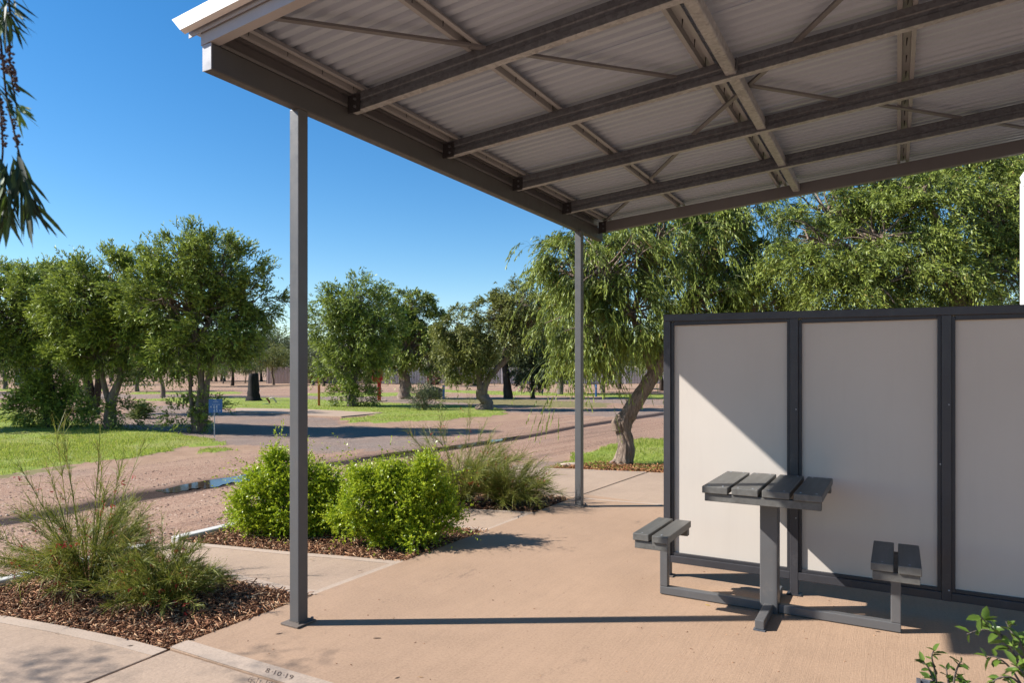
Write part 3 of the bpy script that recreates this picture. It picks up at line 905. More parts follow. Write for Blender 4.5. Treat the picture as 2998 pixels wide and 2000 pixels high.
LIT = [(1600,1369),(1760,1352),(1830,1358),(1945,1362),(2100,1370),(2100,1392),(1940,1384),(1760,1377),(1680,1373)]
beds = []
for b in (BED1, BED2, BED3):
    o = MB().poly(W(b), -0.12, -0.028).build('mulch_bed', M['mulch']); tag(o, kind='structure'); beds.append(o)

CUBE = np.array([(-1,-1,-1),(1,-1,-1),(1,1,-1),(-1,1,-1),(-1,-1,1),(1,-1,1),(1,1,1),(-1,1,1)]) * 0.5
CUBEF = np.array([(3,2,1,0),(4,5,6,7),(0,1,5,4),(1,2,6,5),(2,3,7,6),(3,0,4,7)])
def rand_in(poly, n, rng):
    P = np.array(poly); lo, hi = P.min(0), P.max(0); out = []
    while len(out) < n:
        q_ = rng.random((n * 2, 2)) * (hi - lo) + lo
        q_ = q_[inpoly(q_[:, 0], q_[:, 1], poly)]
        out.extend(q_.tolist())
    return np.array(out[:n])
def rotm(yaw, pitch, roll):
    cy, sy = np.cos(yaw), np.sin(yaw); cp, sp = np.cos(pitch), np.sin(pitch); cr, sr = np.cos(roll), np.sin(roll)
    R = np.empty((len(yaw), 3, 3))
    R[:, 0, 0] = cy * cp; R[:, 0, 1] = cy * sp * sr - sy * cr; R[:, 0, 2] = cy * sp * cr + sy * sr
    R[:, 1, 0] = sy * cp; R[:, 1, 1] = sy * sp * sr + cy * cr; R[:, 1, 2] = sy * sp * cr - cy * sr
    R[:, 2, 0] = -sp; R[:, 2, 1] = cp * sr; R[:, 2, 2] = cp * cr
    return R
def chips(name, poly, n, mat, L=(0.015, 0.075), Wd=(0.003, 0.010), Tk=(0.002, 0.006), z=(-0.03, 0.012), seed=1, parent=None, tilt=0.35, label=None):
    rng = np.random.default_rng(seed)
    p = unproj(rand_in(poly, n, rng), 0.0)
    p[:, 2] = z[0] + (z[1] - z[0]) * rng.random(n) ** 1.6
    s = np.stack([L[0] + (L[1] - L[0]) * rng.random(n) ** 2, Wd[0] + (Wd[1] - Wd[0]) * rng.random(n), Tk[0] + (Tk[1] - Tk[0]) * rng.random(n)], -1)
    R = rotm(rng.random(n) * 6.28, rng.normal(0, tilt, n), rng.normal(0, tilt, n))
    c = CUBE[None] * s[:, None, :]
    c[:, 4:, 1] *= 0.5; c[:, [1, 2, 5, 6], 1] *= 0.55                   # tapered slivers
    v = np.einsum('nij,nkj->nki', R, c) + p[:, None, :]
    qd = (CUBEF[None] + (np.arange(n) * 8)[:, None, None]).reshape(-1, 4)
    o = put(name, big_mesh(name, v.reshape(-1, 3), quads=qd), mat, parent, kind='stuff')
    if label: tag(o, label, 'mulch')
    return o
chips('bark_mulch', BED1, 13000, M['chip'], seed=1, label='brown bark mulch chips in the near planting bed')
chips('bark_mulch', BED2, 9000, M['chip'], seed=2, label='brown bark mulch chips under the lime green shrubs')
chips('bark_mulch', BED3, 2200, M['chip'], seed=3, L=(0.03, 0.09), Wd=(0.008, 0.025), label='brown bark mulch chips in the far planting bed')
chips('leaf_litter', LIT, 1700, M['litter'], seed=4, L=(0.04, 0.11), Wd=(0.01, 0.03), z=(-0.03, 0.03), label='red brown fallen leaf litter around the twisted tree trunk')
# loose stones of the gravel road
def stones(n, seed):
    rng = np.random.default_rng(seed)
    reg = [(-120, 1740), (-120, 1395), (300, 1365), (700, 1320), (1000, 1340), (1250, 1330), (1700, 1230), (1940, 1215), (1940, 1270), (1560, 1345), (1390, 1368), (1000, 1462), (520, 1578), (0, 1706)]
    p = unproj(rand_in(reg, n, rng), 0.0)
    mk_ = masks(p[:, 0], p[:, 1])
    p = p[(mk_['grass'] + mk_['dry'] < 0.5) & (mk_['wet'] < 0.3)]
    n = len(p)
    p[:, 2] = -0.05 + 0.035 * (fbm(p[:, 0] * 0.5, p[:, 1] * 0.5) - 0.5) * np.clip((np.hypot(p[:, 0], p[:, 1]) - 4) / 6, 0, 1)
    s = 0.005 + 0.016 * rng.random(n) ** 3
    base = np.array([(1, 0, 0), (.3, 1, 0), (-.8, .6, 0), (-.8, -.7, 0), (.4, -.9, 0), (.1, .1, .75)])
    v = base[None] * (s[:, None, None]) * (0.7 + 0.6 * rng.random((n, 6, 3)))
    R = rotm(rng.random(n) * 6.28, rng.normal(0, .2, n), rng.normal(0, .2, n))
    v = np.einsum('nij,nkj->nki', R, v) + p[:, None, :]
    tr = np.array([(0, 1, 5), (1, 2, 5), (2, 3, 5), (3, 4, 5), (4, 0, 5)])
    tr = (tr[None] + (np.arange(n) * 6)[:, None, None]).reshape(-1, 3)
    tag(put('gravel', big_mesh('gravel', v.reshape(-1, 3), tris=tr), M['pebble'], kind='stuff'), 'pinkish loose gravel stones scattered over the driveway', 'gravel')
stones(30000, 5)

# grass blades
M['grass'] = mat_leaf('grass_blades', [(0.0, (0.16, 0.23, 0.03)), (0.4, (0.32, 0.41, 0.05)), (0.75, (0.47, 0.52, 0.08)), (1.0, (0.66, 0.57, 0.20))], 0.4, 0.7)
def blades(n, seed):
    rng = np.random.default_rng(seed)
    pq = np.stack([rng.random(n) * 3300 - 150, 1143 + 245 * rng.random(n) ** 0.9], -1)
    p = unproj(pq, 0.0)
    m_ = masks(p[:, 0], p[:, 1])
    p = p[(m_['grass'] > 0.5) & ((fbm(p[:, 0] * .8 + 3, p[:, 1] * .8) > 0.46) | (rng.random(len(p)) > 0.7))]; n = len(p)
    d = np.hypot(p[:, 0], p[:, 1])
    cl = fbm(p[:, 0] * 1.4, p[:, 1] * 1.4)
    h = (0.008 + 0.028 * rng.random(n)) * (0.5 + 1.0 * cl) * (1 + d / 60)
    w = 0.0035 * (1 + d / 16)
    yaw = rng.random(n) * 6.28
    dx, dy = np.cos(yaw) * w, np.sin(yaw) * w
    lean = rng.normal(0, 0.5, (n, 2)) * h[:, None]
    z0 = np.full(n, -0.04)
    v = np.empty((n, 3, 3))
    v[:, 0] = np.stack([p[:, 0] - dx, p[:, 1] - dy, z0], -1)
    v[:, 1] = np.stack([p[:, 0] + dx, p[:, 1] + dy, z0], -1)
    v[:, 2] = np.stack([p[:, 0] + lean[:, 0], p[:, 1] + lean[:, 1], z0 + 0.02 + h], -1)
    tr = np.arange(n * 3).reshape(-1, 3)
    tag(put('grass', big_mesh('grass', v.reshape(-1, 3), tris=tr), M['grass'], kind='stuff'), 'short green lawn grass growing beside the gravel driveway', 'grass')
blades(420000, 6)

# grit and leaf crumbs lying on the slab
chips('grit', [(560, 1900), (920, 1760), (1420, 1570), (1700, 1470), (2100, 1560), (2700, 1900), (2600, 1998), (900, 1998)], 130, M['chip'], L=(0.004, 0.016), Wd=(0.002, 0.005), Tk=(0.001, 0.003), z=(0.0012, 0.0022), seed=8, tilt=0.05, label='tiny bark crumbs and grit scattered over the porch slab')
# ================================================================== VEGETATION
UP = np.array([0, 0, 1.0])
RV = np.array([CT, ST, 0.0]); FV = np.array([-ST, CT, 0.0])
def nrm(a):
    return a / np.maximum(np.linalg.norm(a, axis=-1, keepdims=True), 1e-9)
def sphere(n, rng):
    return nrm(rng.normal(0, 1, (n, 3)))

def leaves(P, D, L, nl, ll, lw, droop, spread, rng, s0=0.1, hang=0.0, size_var=0.35):
    """leaves along N twigs (start P, direction D, length L) -> verts, quads, tip"""
    N = len(P)
    s = s0 + (1 - s0) * (np.arange(nl)[None] + rng.random((N, nl))) / nl
    pos = P[:, None] + D[:, None] * (L[:, None] * s)[..., None]
    pos[..., 2] -= droop * L[:, None] * s ** 2
    tan = D[:, None] * np.ones((N, nl, 1)); tan = tan.copy()
    tan[..., 2] -= 2 * droop * s
    tan = nrm(tan)
    pr = nrm(np.cross(tan, rng.normal(0, 1, (N, nl, 3))))
    a = np.clip(rng.normal(spread, 0.25, (N, nl)), 0.05, 1.5)
    ld = tan * np.cos(a)[..., None] + pr * np.sin(a)[..., None]
    ld[..., 2] -= hang
    ld = nrm(ld)
    wv = nrm(np.cross(ld, rng.normal(0, 1, (N, nl, 3))))
    k = (1 - size_var) + 2 * size_var * rng.random((N, nl, 1))
    l = ll * k; w = lw * k * 0.5
    v = np.empty((N, nl, 4, 3))
    v[..., 0, :] = pos; v[..., 2, :] = pos + ld * l
    mid = pos + ld * l * 0.42
    v[..., 1, :] = mid - wv * w; v[..., 3, :] = mid + wv * w
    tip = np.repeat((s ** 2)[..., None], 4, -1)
    return v.reshape(-1, 3), tip.ravel()

def foliage_object(name, parts, mat, parent):
    v = np.concatenate([p[0] for p in parts]); tip = np.concatenate([p[1] for p in parts])
    qd = np.arange(len(v)).reshape(-1, 4)
    return put(name, big_mesh(name, v, quads=qd, attrs={'tip': tip}), mat, parent)

def spline(pts, k=5):
    P = [Vector(p) for p in pts]; out = []
    for i in range(len(P) - 1):
        p0, p1, p2, p3 = P[max(i - 1, 0)], P[i], P[i + 1], P[min(i + 2, len(P) - 1)]
        for j in range(k):
            t = j / k
            out.append(0.5 * ((2 * p1) + (p2 - p0) * t + (2 * p0 - 5 * p1 + 4 * p2 - p3) * t * t + (3 * p1 - p0 - 3 * p2 + p3) * t ** 3))
    out.append(P[-1]); return out
def rspline(rs, k=5):
    out = []
    for i in range(len(rs) - 1):
        out += [rs[i] + (rs[i + 1] - rs[i]) * j / k for j in range(k)]
    return out + [rs[-1]]

def crown_from_blobs(blobs, nclump, ntwig, nl, ll, lw, tl, droop, upw, spread, rng, hang=0.0, outw=1.0, s0=0.1, clr=0.2, fmin=0.5, jit=0.55, wild=0.0):
    """blobs: list of (centre, radii, weight). returns foliage arrays and clump centres per blob"""
    Wt = np.array([b[2] * (b[1][0] * b[1][2]) for b in blobs]); Wt = Wt / Wt.sum()
    parts, cl_out = [], []
    for (c, R, _), w in zip(blobs, Wt):
        k = max(3, int(round(nclump * w)))
        u = sphere(k, rng)
        f = fmin + (1.0 - fmin) * np.sqrt(rng.random((k, 1)))
        cc = np.array(c) + u * f * np.array(R)
        cl_out.append(cc)
        tw = np.repeat(cc, ntwig, 0); uu = np.repeat(u, ntwig, 0)
        mr = float(np.mean(R))
        P = tw + rng.normal(0, 1, (len(tw), 3)) * clr * mr
        D = nrm(uu * outw + UP * upw + rng.normal(0, jit, (len(tw), 3)))
        L = tl * (0.6 + 0.8 * rng.random(len(tw))) * (1 + wild * (rng.random(len(tw)) > 0.94))
        parts.append(leaves(P, D, L, nl, ll, lw, droop, spread, rng, hang=hang, s0=s0))
        if s0 > 0.4:
            ss = np.linspace(0, 0.95, 5)
            Q = P[:, None] + D[:, None] * (L[:, None] * ss)[..., None]; Q[..., 2] -= droop * L[:, None] * ss ** 2
            wv = nrm(np.cross(D, RV + 0.3 * FV))[:, None] * 0.0026 + np.zeros_like(Q)
            rb = np.stack([Q[:, :-1] - wv[:, :-1], Q[:, :-1] + wv[:, :-1], Q[:, 1:] + wv[:, 1:], Q[:, 1:] - wv[:, 1:]], 2).reshape(-1, 3)
            parts.append((rb, np.zeros(len(rb))))
    return parts, cl_out

def px_blobs(lst, d, depth_k=1.0):
    out = []
    for b in lst:
        px, py, rx, ry = b[:4]; dd = b[4] if len(b) > 4 else 0.0; wt = b[5] if len(b) > 5 else 1.0
        c = atd(px, py, d + dd); s = d / F_PX
        out.append((np.array(c), (rx * s, (rx + ry) * 0.5 * s * depth_k, ry * s), wt))
    return out

def limb(mb, a, b, r0, r1, rr, sides=6, sag=0.12, n=5):
    a, b = Vector(a), Vector(b); L = (b - a).length
    pts, rad = [], []
    off = Vector((rr.uniform(-1, 1), rr.uniform(-1, 1), rr.uniform(0.0, 1))) * L * sag
    for i in range(n + 1):
        t = i / n
        p = a.lerp(b, t) + off * math.sin(math.pi * t)
        if 0 < i < n: p += Vector((rr.uniform(-1, 1), rr.uniform(-1, 1), rr.uniform(-1, 1))) * L * 0.025
        pts.append(p); rad.append(r0 + (r1 - r0) * t ** 0.8)
    mb.tube(pts, rad, sides, cap=False)

def gnarl(amp=0.10, f=3, tw=0.35):
    return lambda i, an: 1 + amp * math.sin(f * an + i * tw) + amp * 0.6 * math.sin((2 * f + 1) * an - i * tw * 1.7) + amp * 0.5 * math.sin(i * 1.9 + an)

def fissured(i, an):
    return 1 + .07 * math.sin(3 * an + i * .40) + .055 * math.sin(7 * an + i * .62) + .05 * math.sin(12 * an + i * .75 + 1.3 * math.sin(i * .5)) + .03 * math.sin(19 * an - i * .4) + .04 * math.sin(i * 1.3 + an)

def make_tree(name, label, base_px, trunks, blobs_px, par, leafmat, barkmat, group=None, seed=0, sides=12, clump_branches=True, suckers=None, gn=gnarl()):
    """trunks: list of [(px,py,r_m),...] polylines in the tree's own depth plane"""
    rng = np.random.default_rng(seed); rr = random.Random(seed)
    base = at(*base_px, z=-0.03); d = (H + 0.03) / ((base_px[1] - HY) / F_PX)
    t = thing(name, label, 'tree', base, group)
    tm = MB(); ends = []
    for tr in trunks:
        pts = []
        for k, q_ in enumerate(tr):
            p = atd(q_[0], q_[1], d + (q_[3] if len(q_) > 3 else 0))
            if k == 0 and q_[1] > base_px[1] - 4: p.z = min(p.z, -0.06)
            pts.append(p)
        tm.tube(spline(pts), rspline([q_[2] for q_ in tr]), sides, jitter=gn)
        ends.append((Vector(pts[-1]), tr[-1][2]))
    tm.build('trunk', barkmat, t, smooth=True)
    bl = px_blobs(blobs_px, d)
    parts, cl = crown_from_blobs(bl, rng=rng, **par)
    bm = MB()
    for (c, R, w), cc in zip(bl, cl):
        e = min(ends, key=lambda q_: (q_[0] - Vector(c)).length)
        limb(bm, e[0], c, e[1] * 0.85, 0.018 + 0.012 * max(R), rr, 7)
        if clump_branches:
            for p in cc:
                limb(bm, e[0].lerp(Vector(c), rr.uniform(0.35, 1.0)) + Vector((rr.gauss(0, .05), rr.gauss(0, .05), rr.gauss(0, .05))) * max(R), p, 0.014 + 0.010 * max(R), 0.006, rr, 5, 0.10, 4)
    if suckers:
        sp = dict(par); sp.update(suckers[1])
        parts2, _ = crown_from_blobs(px_blobs(suckers[0], d), rng=rng, **sp)
        parts += parts2
    bm.build('branches', barkmat, t, smooth=True)
    foliage_object('crown', parts, leafmat, t)
    return t

# ---- leaf and bark materials
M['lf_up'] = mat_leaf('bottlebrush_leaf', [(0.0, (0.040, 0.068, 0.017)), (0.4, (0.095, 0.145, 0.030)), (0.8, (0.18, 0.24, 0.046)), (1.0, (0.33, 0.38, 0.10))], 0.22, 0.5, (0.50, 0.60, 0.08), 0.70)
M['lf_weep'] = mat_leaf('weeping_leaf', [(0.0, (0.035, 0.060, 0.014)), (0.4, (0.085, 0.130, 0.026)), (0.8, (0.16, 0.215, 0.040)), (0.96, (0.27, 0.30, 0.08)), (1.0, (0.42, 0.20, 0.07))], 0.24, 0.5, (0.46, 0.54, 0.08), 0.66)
M['lf_far'] = mat_leaf('far_leaf', [(0.0, (0.045, 0.065, 0.020)), (0.5, (0.10, 0.128, 0.034)), (1.0, (0.19, 0.22, 0.065))], 0.25, 0.5, (0.30, 0.35, 0.08), 0.5)
M['lf_far2'] = mat_leaf('far_leaf_olive', [(0.0, (0.075, 0.09, 0.026)), (0.5, (0.155, 0.18, 0.044)), (1.0, (0.27, 0.28, 0.08))], 0.3, 0.5, (0.40, 0.41, 0.09), 0.5)
M['lf_grey'] = mat_leaf('far_leaf_grey', [(0.0, (0.065, 0.085, 0.04)), (0.5, (0.12, 0.145, 0.065)), (1.0, (0.19, 0.215, 0.10))], 0.25, 0.5)
M['lf_lime'] = mat_leaf('lime_leaf', [(0.0, (0.13, 0.22, 0.010)), (0.4, (0.28, 0.42, 0.018)), (0.8, (0.43, 0.56, 0.025)), (1.0, (0.56, 0.60, 0.05))], 0.32, 0.38, (0.52, 0.58, 0.04), 0.6)
M['lf_pot'] = mat_leaf('potted_leaf', [(0.0, (0.05, 0.10, 0.02)), (0.6, (0.10, 0.18, 0.03)), (1.0, (0.20, 0.30, 0.06))], 0.3, 0.3, (0.30, 0.40, 0.06), 0.6)
M['lf_near'] = mat_leaf('near_leaf', [(0.0, (0.020, 0.040, 0.014)), (0.7, (0.045, 0.075, 0.022)), (1.0, (0.12, 0.19, 0.02))], 0.2, 0.6)
M['lf_bright'] = mat_leaf('near_leaf_bright', [(0.0, (0.10, 0.17, 0.02)), (1.0, (0.20, 0.30, 0.03))], 0.4, 0.35)
M['rush'] = mat_leaf('rush_stem', [(0.0, (0.075, 0.115, 0.014)), (0.5, (0.20, 0.255, 0.030)), (0.85, (0.38, 0.41, 0.06)), (1.0, (0.48, 0.32, 0.12))], 0.25, 0.5, (0.44, 0.33, 0.09), 0.35)
M['red'] = mat_leaf('red_flower', [(0.0, (0.35, 0.03, 0.02)), (1.0, (0.62, 0.09, 0.06))], 0.3, 0.5)
M['bk_dark'] = mat_bark('dark_bark', (0.030, 0.022, 0.018), (0.12, 0.088, 0.068))
M['bk_pale'] = mat_bark('papery_bark', (0.11, 0.080, 0.060), (0.36, 0.275, 0.215))
M['bk_twist'] = mat_bark('twisted_bark', (0.10, 0.066, 0.048), (0.55, 0.415, 0.315), (20, 20, 2.6))
M['bk_grey'] = mat_bark('grey_bark', (0.085, 0.07, 0.06), (0.30, 0.25, 0.21))
M['bk_burnt'] = mat_bark('charred_bark', (0.010, 0.009, 0.009), (0.05, 0.042, 0.04))

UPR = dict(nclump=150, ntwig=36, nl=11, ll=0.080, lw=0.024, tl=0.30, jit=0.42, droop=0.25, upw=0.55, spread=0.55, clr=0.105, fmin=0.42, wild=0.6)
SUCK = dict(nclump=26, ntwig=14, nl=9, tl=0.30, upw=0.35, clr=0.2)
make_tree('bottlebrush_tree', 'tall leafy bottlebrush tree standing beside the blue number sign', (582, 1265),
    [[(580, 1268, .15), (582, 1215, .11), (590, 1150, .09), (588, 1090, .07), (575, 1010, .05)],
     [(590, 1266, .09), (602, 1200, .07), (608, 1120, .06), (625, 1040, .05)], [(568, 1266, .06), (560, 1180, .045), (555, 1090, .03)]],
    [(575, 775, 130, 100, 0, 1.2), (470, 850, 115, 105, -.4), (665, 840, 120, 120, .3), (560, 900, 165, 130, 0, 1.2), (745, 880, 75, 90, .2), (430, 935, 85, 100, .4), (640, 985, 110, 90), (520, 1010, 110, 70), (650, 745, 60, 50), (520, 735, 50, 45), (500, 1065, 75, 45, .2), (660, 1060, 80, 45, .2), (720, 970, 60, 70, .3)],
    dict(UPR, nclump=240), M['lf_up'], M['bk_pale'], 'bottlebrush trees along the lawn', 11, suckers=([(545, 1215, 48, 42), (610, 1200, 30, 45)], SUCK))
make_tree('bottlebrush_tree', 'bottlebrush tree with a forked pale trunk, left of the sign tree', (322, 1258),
    [[(322, 1262, .17), (322, 1215, .13), (330, 1165, .11), (352, 1105, .08), (350, 1040, .06)], [(326, 1200, .08), (305, 1130, .06), (296, 1060, .05)]],
    [(300, 815, 105, 80), (240, 870, 120, 100, -.3), (370, 840, 100, 110, .2), (220, 940, 95, 95), (330, 960, 120, 110), (270, 1045, 95, 60), (400, 1010, 60, 95), (200, 1040, 60, 60)],
    dict(UPR, nclump=190), M['lf_up'], M['bk_pale'], 'bottlebrush trees along the lawn', 12, suckers=([(285, 1195, 40, 45), (365, 1205, 35, 38)], SUCK))
make_tree('bottlebrush_tree', 'dark-trunked bottlebrush tree with thick leafy growth round its foot, far left', (150, 1252),
    [[(150, 1258, .19), (148, 1210, .15), (145, 1150, .13), (138, 1080, .11), (125, 1000, .08)]],
    [(120, 850, 105, 75), (40, 875, 105, 85, .4), (110, 920, 120, 100), (10, 960, 90, 110), (180, 900, 80, 90), (60, 1040, 95, 60), (-60, 880, 90, 110), (160, 1030, 60, 60)],
    dict(UPR, nclump=190), M['lf_up'], M['bk_dark'], 'bottlebrush trees along the lawn', 13, suckers=([(110, 1190, 50, 55), (190, 1195, 48, 52), (150, 1140, 60, 40)], dict(SUCK, nclump=120, ntwig=20)))
make_tree('bottlebrush_tree', 'bottlebrush tree half hidden behind the forked pale trunk', (272, 1212),
    [[(272, 1216, .2), (265, 1160, .16), (255, 1090, .13), (250, 1010, .1)], [(280, 1190, .12), (288, 1120, .1), (290, 1040, .08)]],
    [(200, 860, 80, 90), (290, 900, 90, 100), (230, 980, 80, 70), (400, 920, 80, 90)],
    dict(UPR, nclump=110, ntwig=18, ll=0.11, lw=0.035), M['lf_up'], M['bk_dark'], 'bottlebrush trees along the lawn', 14)
make_tree('bottlebrush_tree', 'bottlebrush tree casting shade from beyond the left edge', (-330, 1262),
    [[(-330, 1268, .18), (-328, 1180, .14), (-320, 1080, .1)]],
    [(-330, 830, 130, 100), (-420, 930, 110, 110), (-250, 930, 100, 110), (-330, 1010, 130, 70)],
    dict(UPR, nclump=90, ntwig=16, ll=0.12, lw=0.04), M['lf_up'], M['bk_dark'], 'bottlebrush trees along the lawn', 15)
# middle distance
make_tree('round_tree', 'dense round-headed tree behind the near post, bushy at its foot', (1031, 1190),
    [[(1028, 1193, .17), (1030, 1150, .13), (1032, 1090, .12), (1028, 1020, .09)], [(1040, 1190, .07), (1036, 1130, .06), (1060, 1050, .06)]],
    [(1040, 880, 85, 72, 0, 1.2), (975, 930, 68, 80), (1110, 940, 62, 85), (1045, 990, 100, 90), (985, 1025, 48, 55), (1070, 1035, 40, 60), (1000, 1085, 65, 42), (1100, 985, 45, 50)],
    dict(UPR, nclump=260, ntwig=20, nl=8, ll=0.13, lw=0.036, tl=0.42, droop=0.4, upw=0.35, fmin=0.5), M['lf_up'], M['bk_grey'], None, 21, suckers=([(1005, 1155, 32, 28), (1060, 1160, 34, 26)], dict(SUCK, nclump=40, ll=0.12, lw=0.03, tl=0.4)))
make_tree('leafy_tree', 'compact leafy tree with a thick twisted trunk behind the red hose cabinet', (1187, 1167),
    [[(1184, 1172, .44), (1183, 1150, .33), (1187, 1120, .27), (1178, 1090, .24), (1186, 1060, .22), (1180, 1030, .15)]],
    [(1205, 905, 60, 50), (1180, 960, 45, 55), (1250, 955, 50, 55), (1215, 1010, 70, 55), (1145, 1055, 35, 40), (1255, 1045, 40, 40)],
    dict(UPR, nclump=170, ntwig=20, nl=8, ll=0.16, lw=0.055, tl=0.40, droop=0.5, upw=0.2, fmin=0.45), M['lf_weep'], M['bk_pale'], None, 22, gn=gnarl(0.16, 2, 0.55))
make_tree('leaning_tree', 'olive green tree with a leaning forked trunk on the island lawn', (1422, 1200),
    [[(1418, 1206, .34), (1425, 1180, .25), (1412, 1160, .2), (1408, 1140, .16)],
     [(1410, 1150, .16), (1403, 1120, .11), (1398, 1085, .085), (1385, 1040, .06)],
     [(1412, 1155, .17), (1424, 1120, .13), (1455, 1080, .11), (1490, 1040, .09), (1508, 985, .07), (1512, 950, .05)]],
    [(1345, 960, 62, 55), (1315, 1010, 48, 60), (1380, 1020, 65, 60), (1450, 930, 62, 55), (1520, 890, 70, 62), (1560, 940, 50, 60), (1490, 985, 55, 45), (1335, 1065, 40, 35), (1420, 1060, 40, 30)],
    dict(UPR, nclump=250, ntwig=19, nl=8, ll=0.12, lw=0.036, tl=0.34, droop=0.5, upw=0.15, fmin=0.4), M['lf_far2'], M['bk_pale'], None, 23, gn=gnarl(0.14, 2, 0.5))
make_tree('slender_tree', 'dark slender trunk tree behind the leaning tree', (1489, 1166),
    [[(1489, 1170, .27), (1484, 1130, .2), (1480, 1080, .17), (1478, 1030, .12)]],
    [(1530, 900, 60, 55), (1590, 960, 55, 60), (1545, 1000, 60, 45), (1500, 930, 50, 50)],
    dict(UPR, nclump=110, ntwig=18, nl=8, ll=0.16, lw=0.05, tl=0.45, droop=0.4, upw=0.2), M['lf_far'], M['bk_dark'], None, 24)
make_tree('small_round_tree', 'small dark round tree on a short thin trunk, left of the far post', (1560, 1166),
    [[(1560, 1169, .13), (1559, 1145, .1), (1558, 1110, .07)]],
    [(1555, 1050, 52, 42), (1530, 1085, 36, 38), (1585, 1080, 38, 42), (1556, 1105, 45, 28)],
    dict(UPR, nclump=110, ntwig=18, nl=7, ll=0.13, lw=0.045, tl=0.35, droop=0.3, upw=0.2), M['lf_grey'], M['bk_dark'], None, 25)
make_tree('bright_tree', 'bright green bushy tree between the small round tree and the far post', (1640, 1155),
    [[(1640, 1158, .2), (1642, 1110, .15), (1640, 1060, .12)]],
    [(1650, 960, 60, 60), (1610, 1010, 55, 60), (1680, 1020, 55, 60), (1640, 1065, 60, 40)],
    dict(UPR, nclump=130, ntwig=18, nl=7, ll=0.17, lw=0.06, tl=0.4, droop=0.3, upw=0.2), M['lf_far'], M['bk_grey'], None, 26)
# big weeping tree beyond the screen
WEEP = dict(nclump=350, ntwig=36, nl=14, ll=0.064, lw=0.0135, tl=0.26, droop=0.6, upw=0.0, spread=0.5, clr=0.065, fmin=0.3, hang=0.4, jit=0.42, wild=0.3)
TASSEL = dict(nclump=170, ntwig=5, nl=17, ll=0.070, lw=0.0145, tl=0.40, droop=1.0, upw=-0.1, spread=0.35, clr=0.14, fmin=0.7, hang=0.7, jit=0.45, s0=0.62)
make_tree('weeping_bottlebrush', 'big weeping bottlebrush tree with a twisted leaning trunk behind the screen', (1822, 1362),
    [[(1820, 1368, .20), (1826, 1345, .15), (1832, 1300, .118), (1828, 1265, .112), (1828, 1235, .125), (1850, 1195, .115), (1878, 1155, .112), (1903, 1115, .108), (1920, 1085, .10), (1960, 1020, .09), (1990, 950, .07)],
     [(1812, 1262, .10), (1812, 1240, .115), (1822, 1222, .09), (1838, 1205, .05)],
     [(1915, 1090, .08), (1880, 1000, .06), (1850, 920, .05)]],
    [(1760, 760, 170, 130, -.3), (1640, 790, 95, 110, 0), (1930, 700, 190, 130, .2), (2120, 720, 180, 140, .3), (2270, 800, 110, 110, .2), (2150, 590, 150, 90, .5), (1950, 590, 130, 80, .4), (1700, 930, 120, 100, -.2), (1850, 910, 150, 105, -.2, 1.2), (2030, 880, 150, 110, 0), (1740, 1010, 110, 60, .2), (1650, 1040, 60, 60, .2, .6), (2200, 920, 130, 90, .2)],
    WEEP, M['lf_weep'], M['bk_twist'], None, 31, sides=44, gn=fissured, suckers=([(1760, 760, 170, 130, -.3), (1620, 800, 85, 130, 0), (1930, 720, 190, 130, .0), (2120, 740, 180, 140, 0), (2270, 820, 110, 110, 0), (1690, 950, 110, 110, -.3), (1850, 900, 150, 110, -.4, 1.0), (2030, 880, 150, 110, -.3), (1700, 1040, 100, 60, -.1), (1670, 1110, 55, 55, 0, .5), (2200, 920, 130, 90, -.1)], TASSEL))
make_tree('weeping_bottlebrush', 'feathery weeping bottlebrush tree above the right end of the screen', (2860, 1392),
    [[(2860, 1396, .2), (2850, 1250, .16), (2835, 1100, .14), (2810, 950, .12), (2800, 850, .1), (2760, 700, .07), (2700, 560, .045)],
     [(2815, 930, .08), (2870, 820, .06), (2930, 700, .04)], [(2805, 880, .06), (2720, 800, .045), (2600, 760, .03)]],
    [(2420, 800, 130, 90, -.2), (2560, 690, 150, 110, 0), (2700, 600, 140, 100, .2), (2880, 620, 120, 120, .3), (2540, 850, 170, 80, -.3), (2720, 800, 150, 110, -.2), (2890, 810, 120, 120, 0), (2340, 690, 80, 70, 0, .7), (2990, 740, 90, 150, .3), (2560, 540, 150, 90, .6), (2780, 470, 150, 100, .8), (2960, 480, 120, 120, .8), (2400, 600, 110, 90, .6)],
    dict(WEEP, nclump=430, ntwig=30, nl=16, ll=0.058, lw=0.013, tl=0.38, droop=0.55, upw=0.1, hang=0.2, spread=0.75, fmin=0.25, clr=0.075, jit=0.38), M['lf_weep'], M['bk_twist'], None, 32, sides=14)

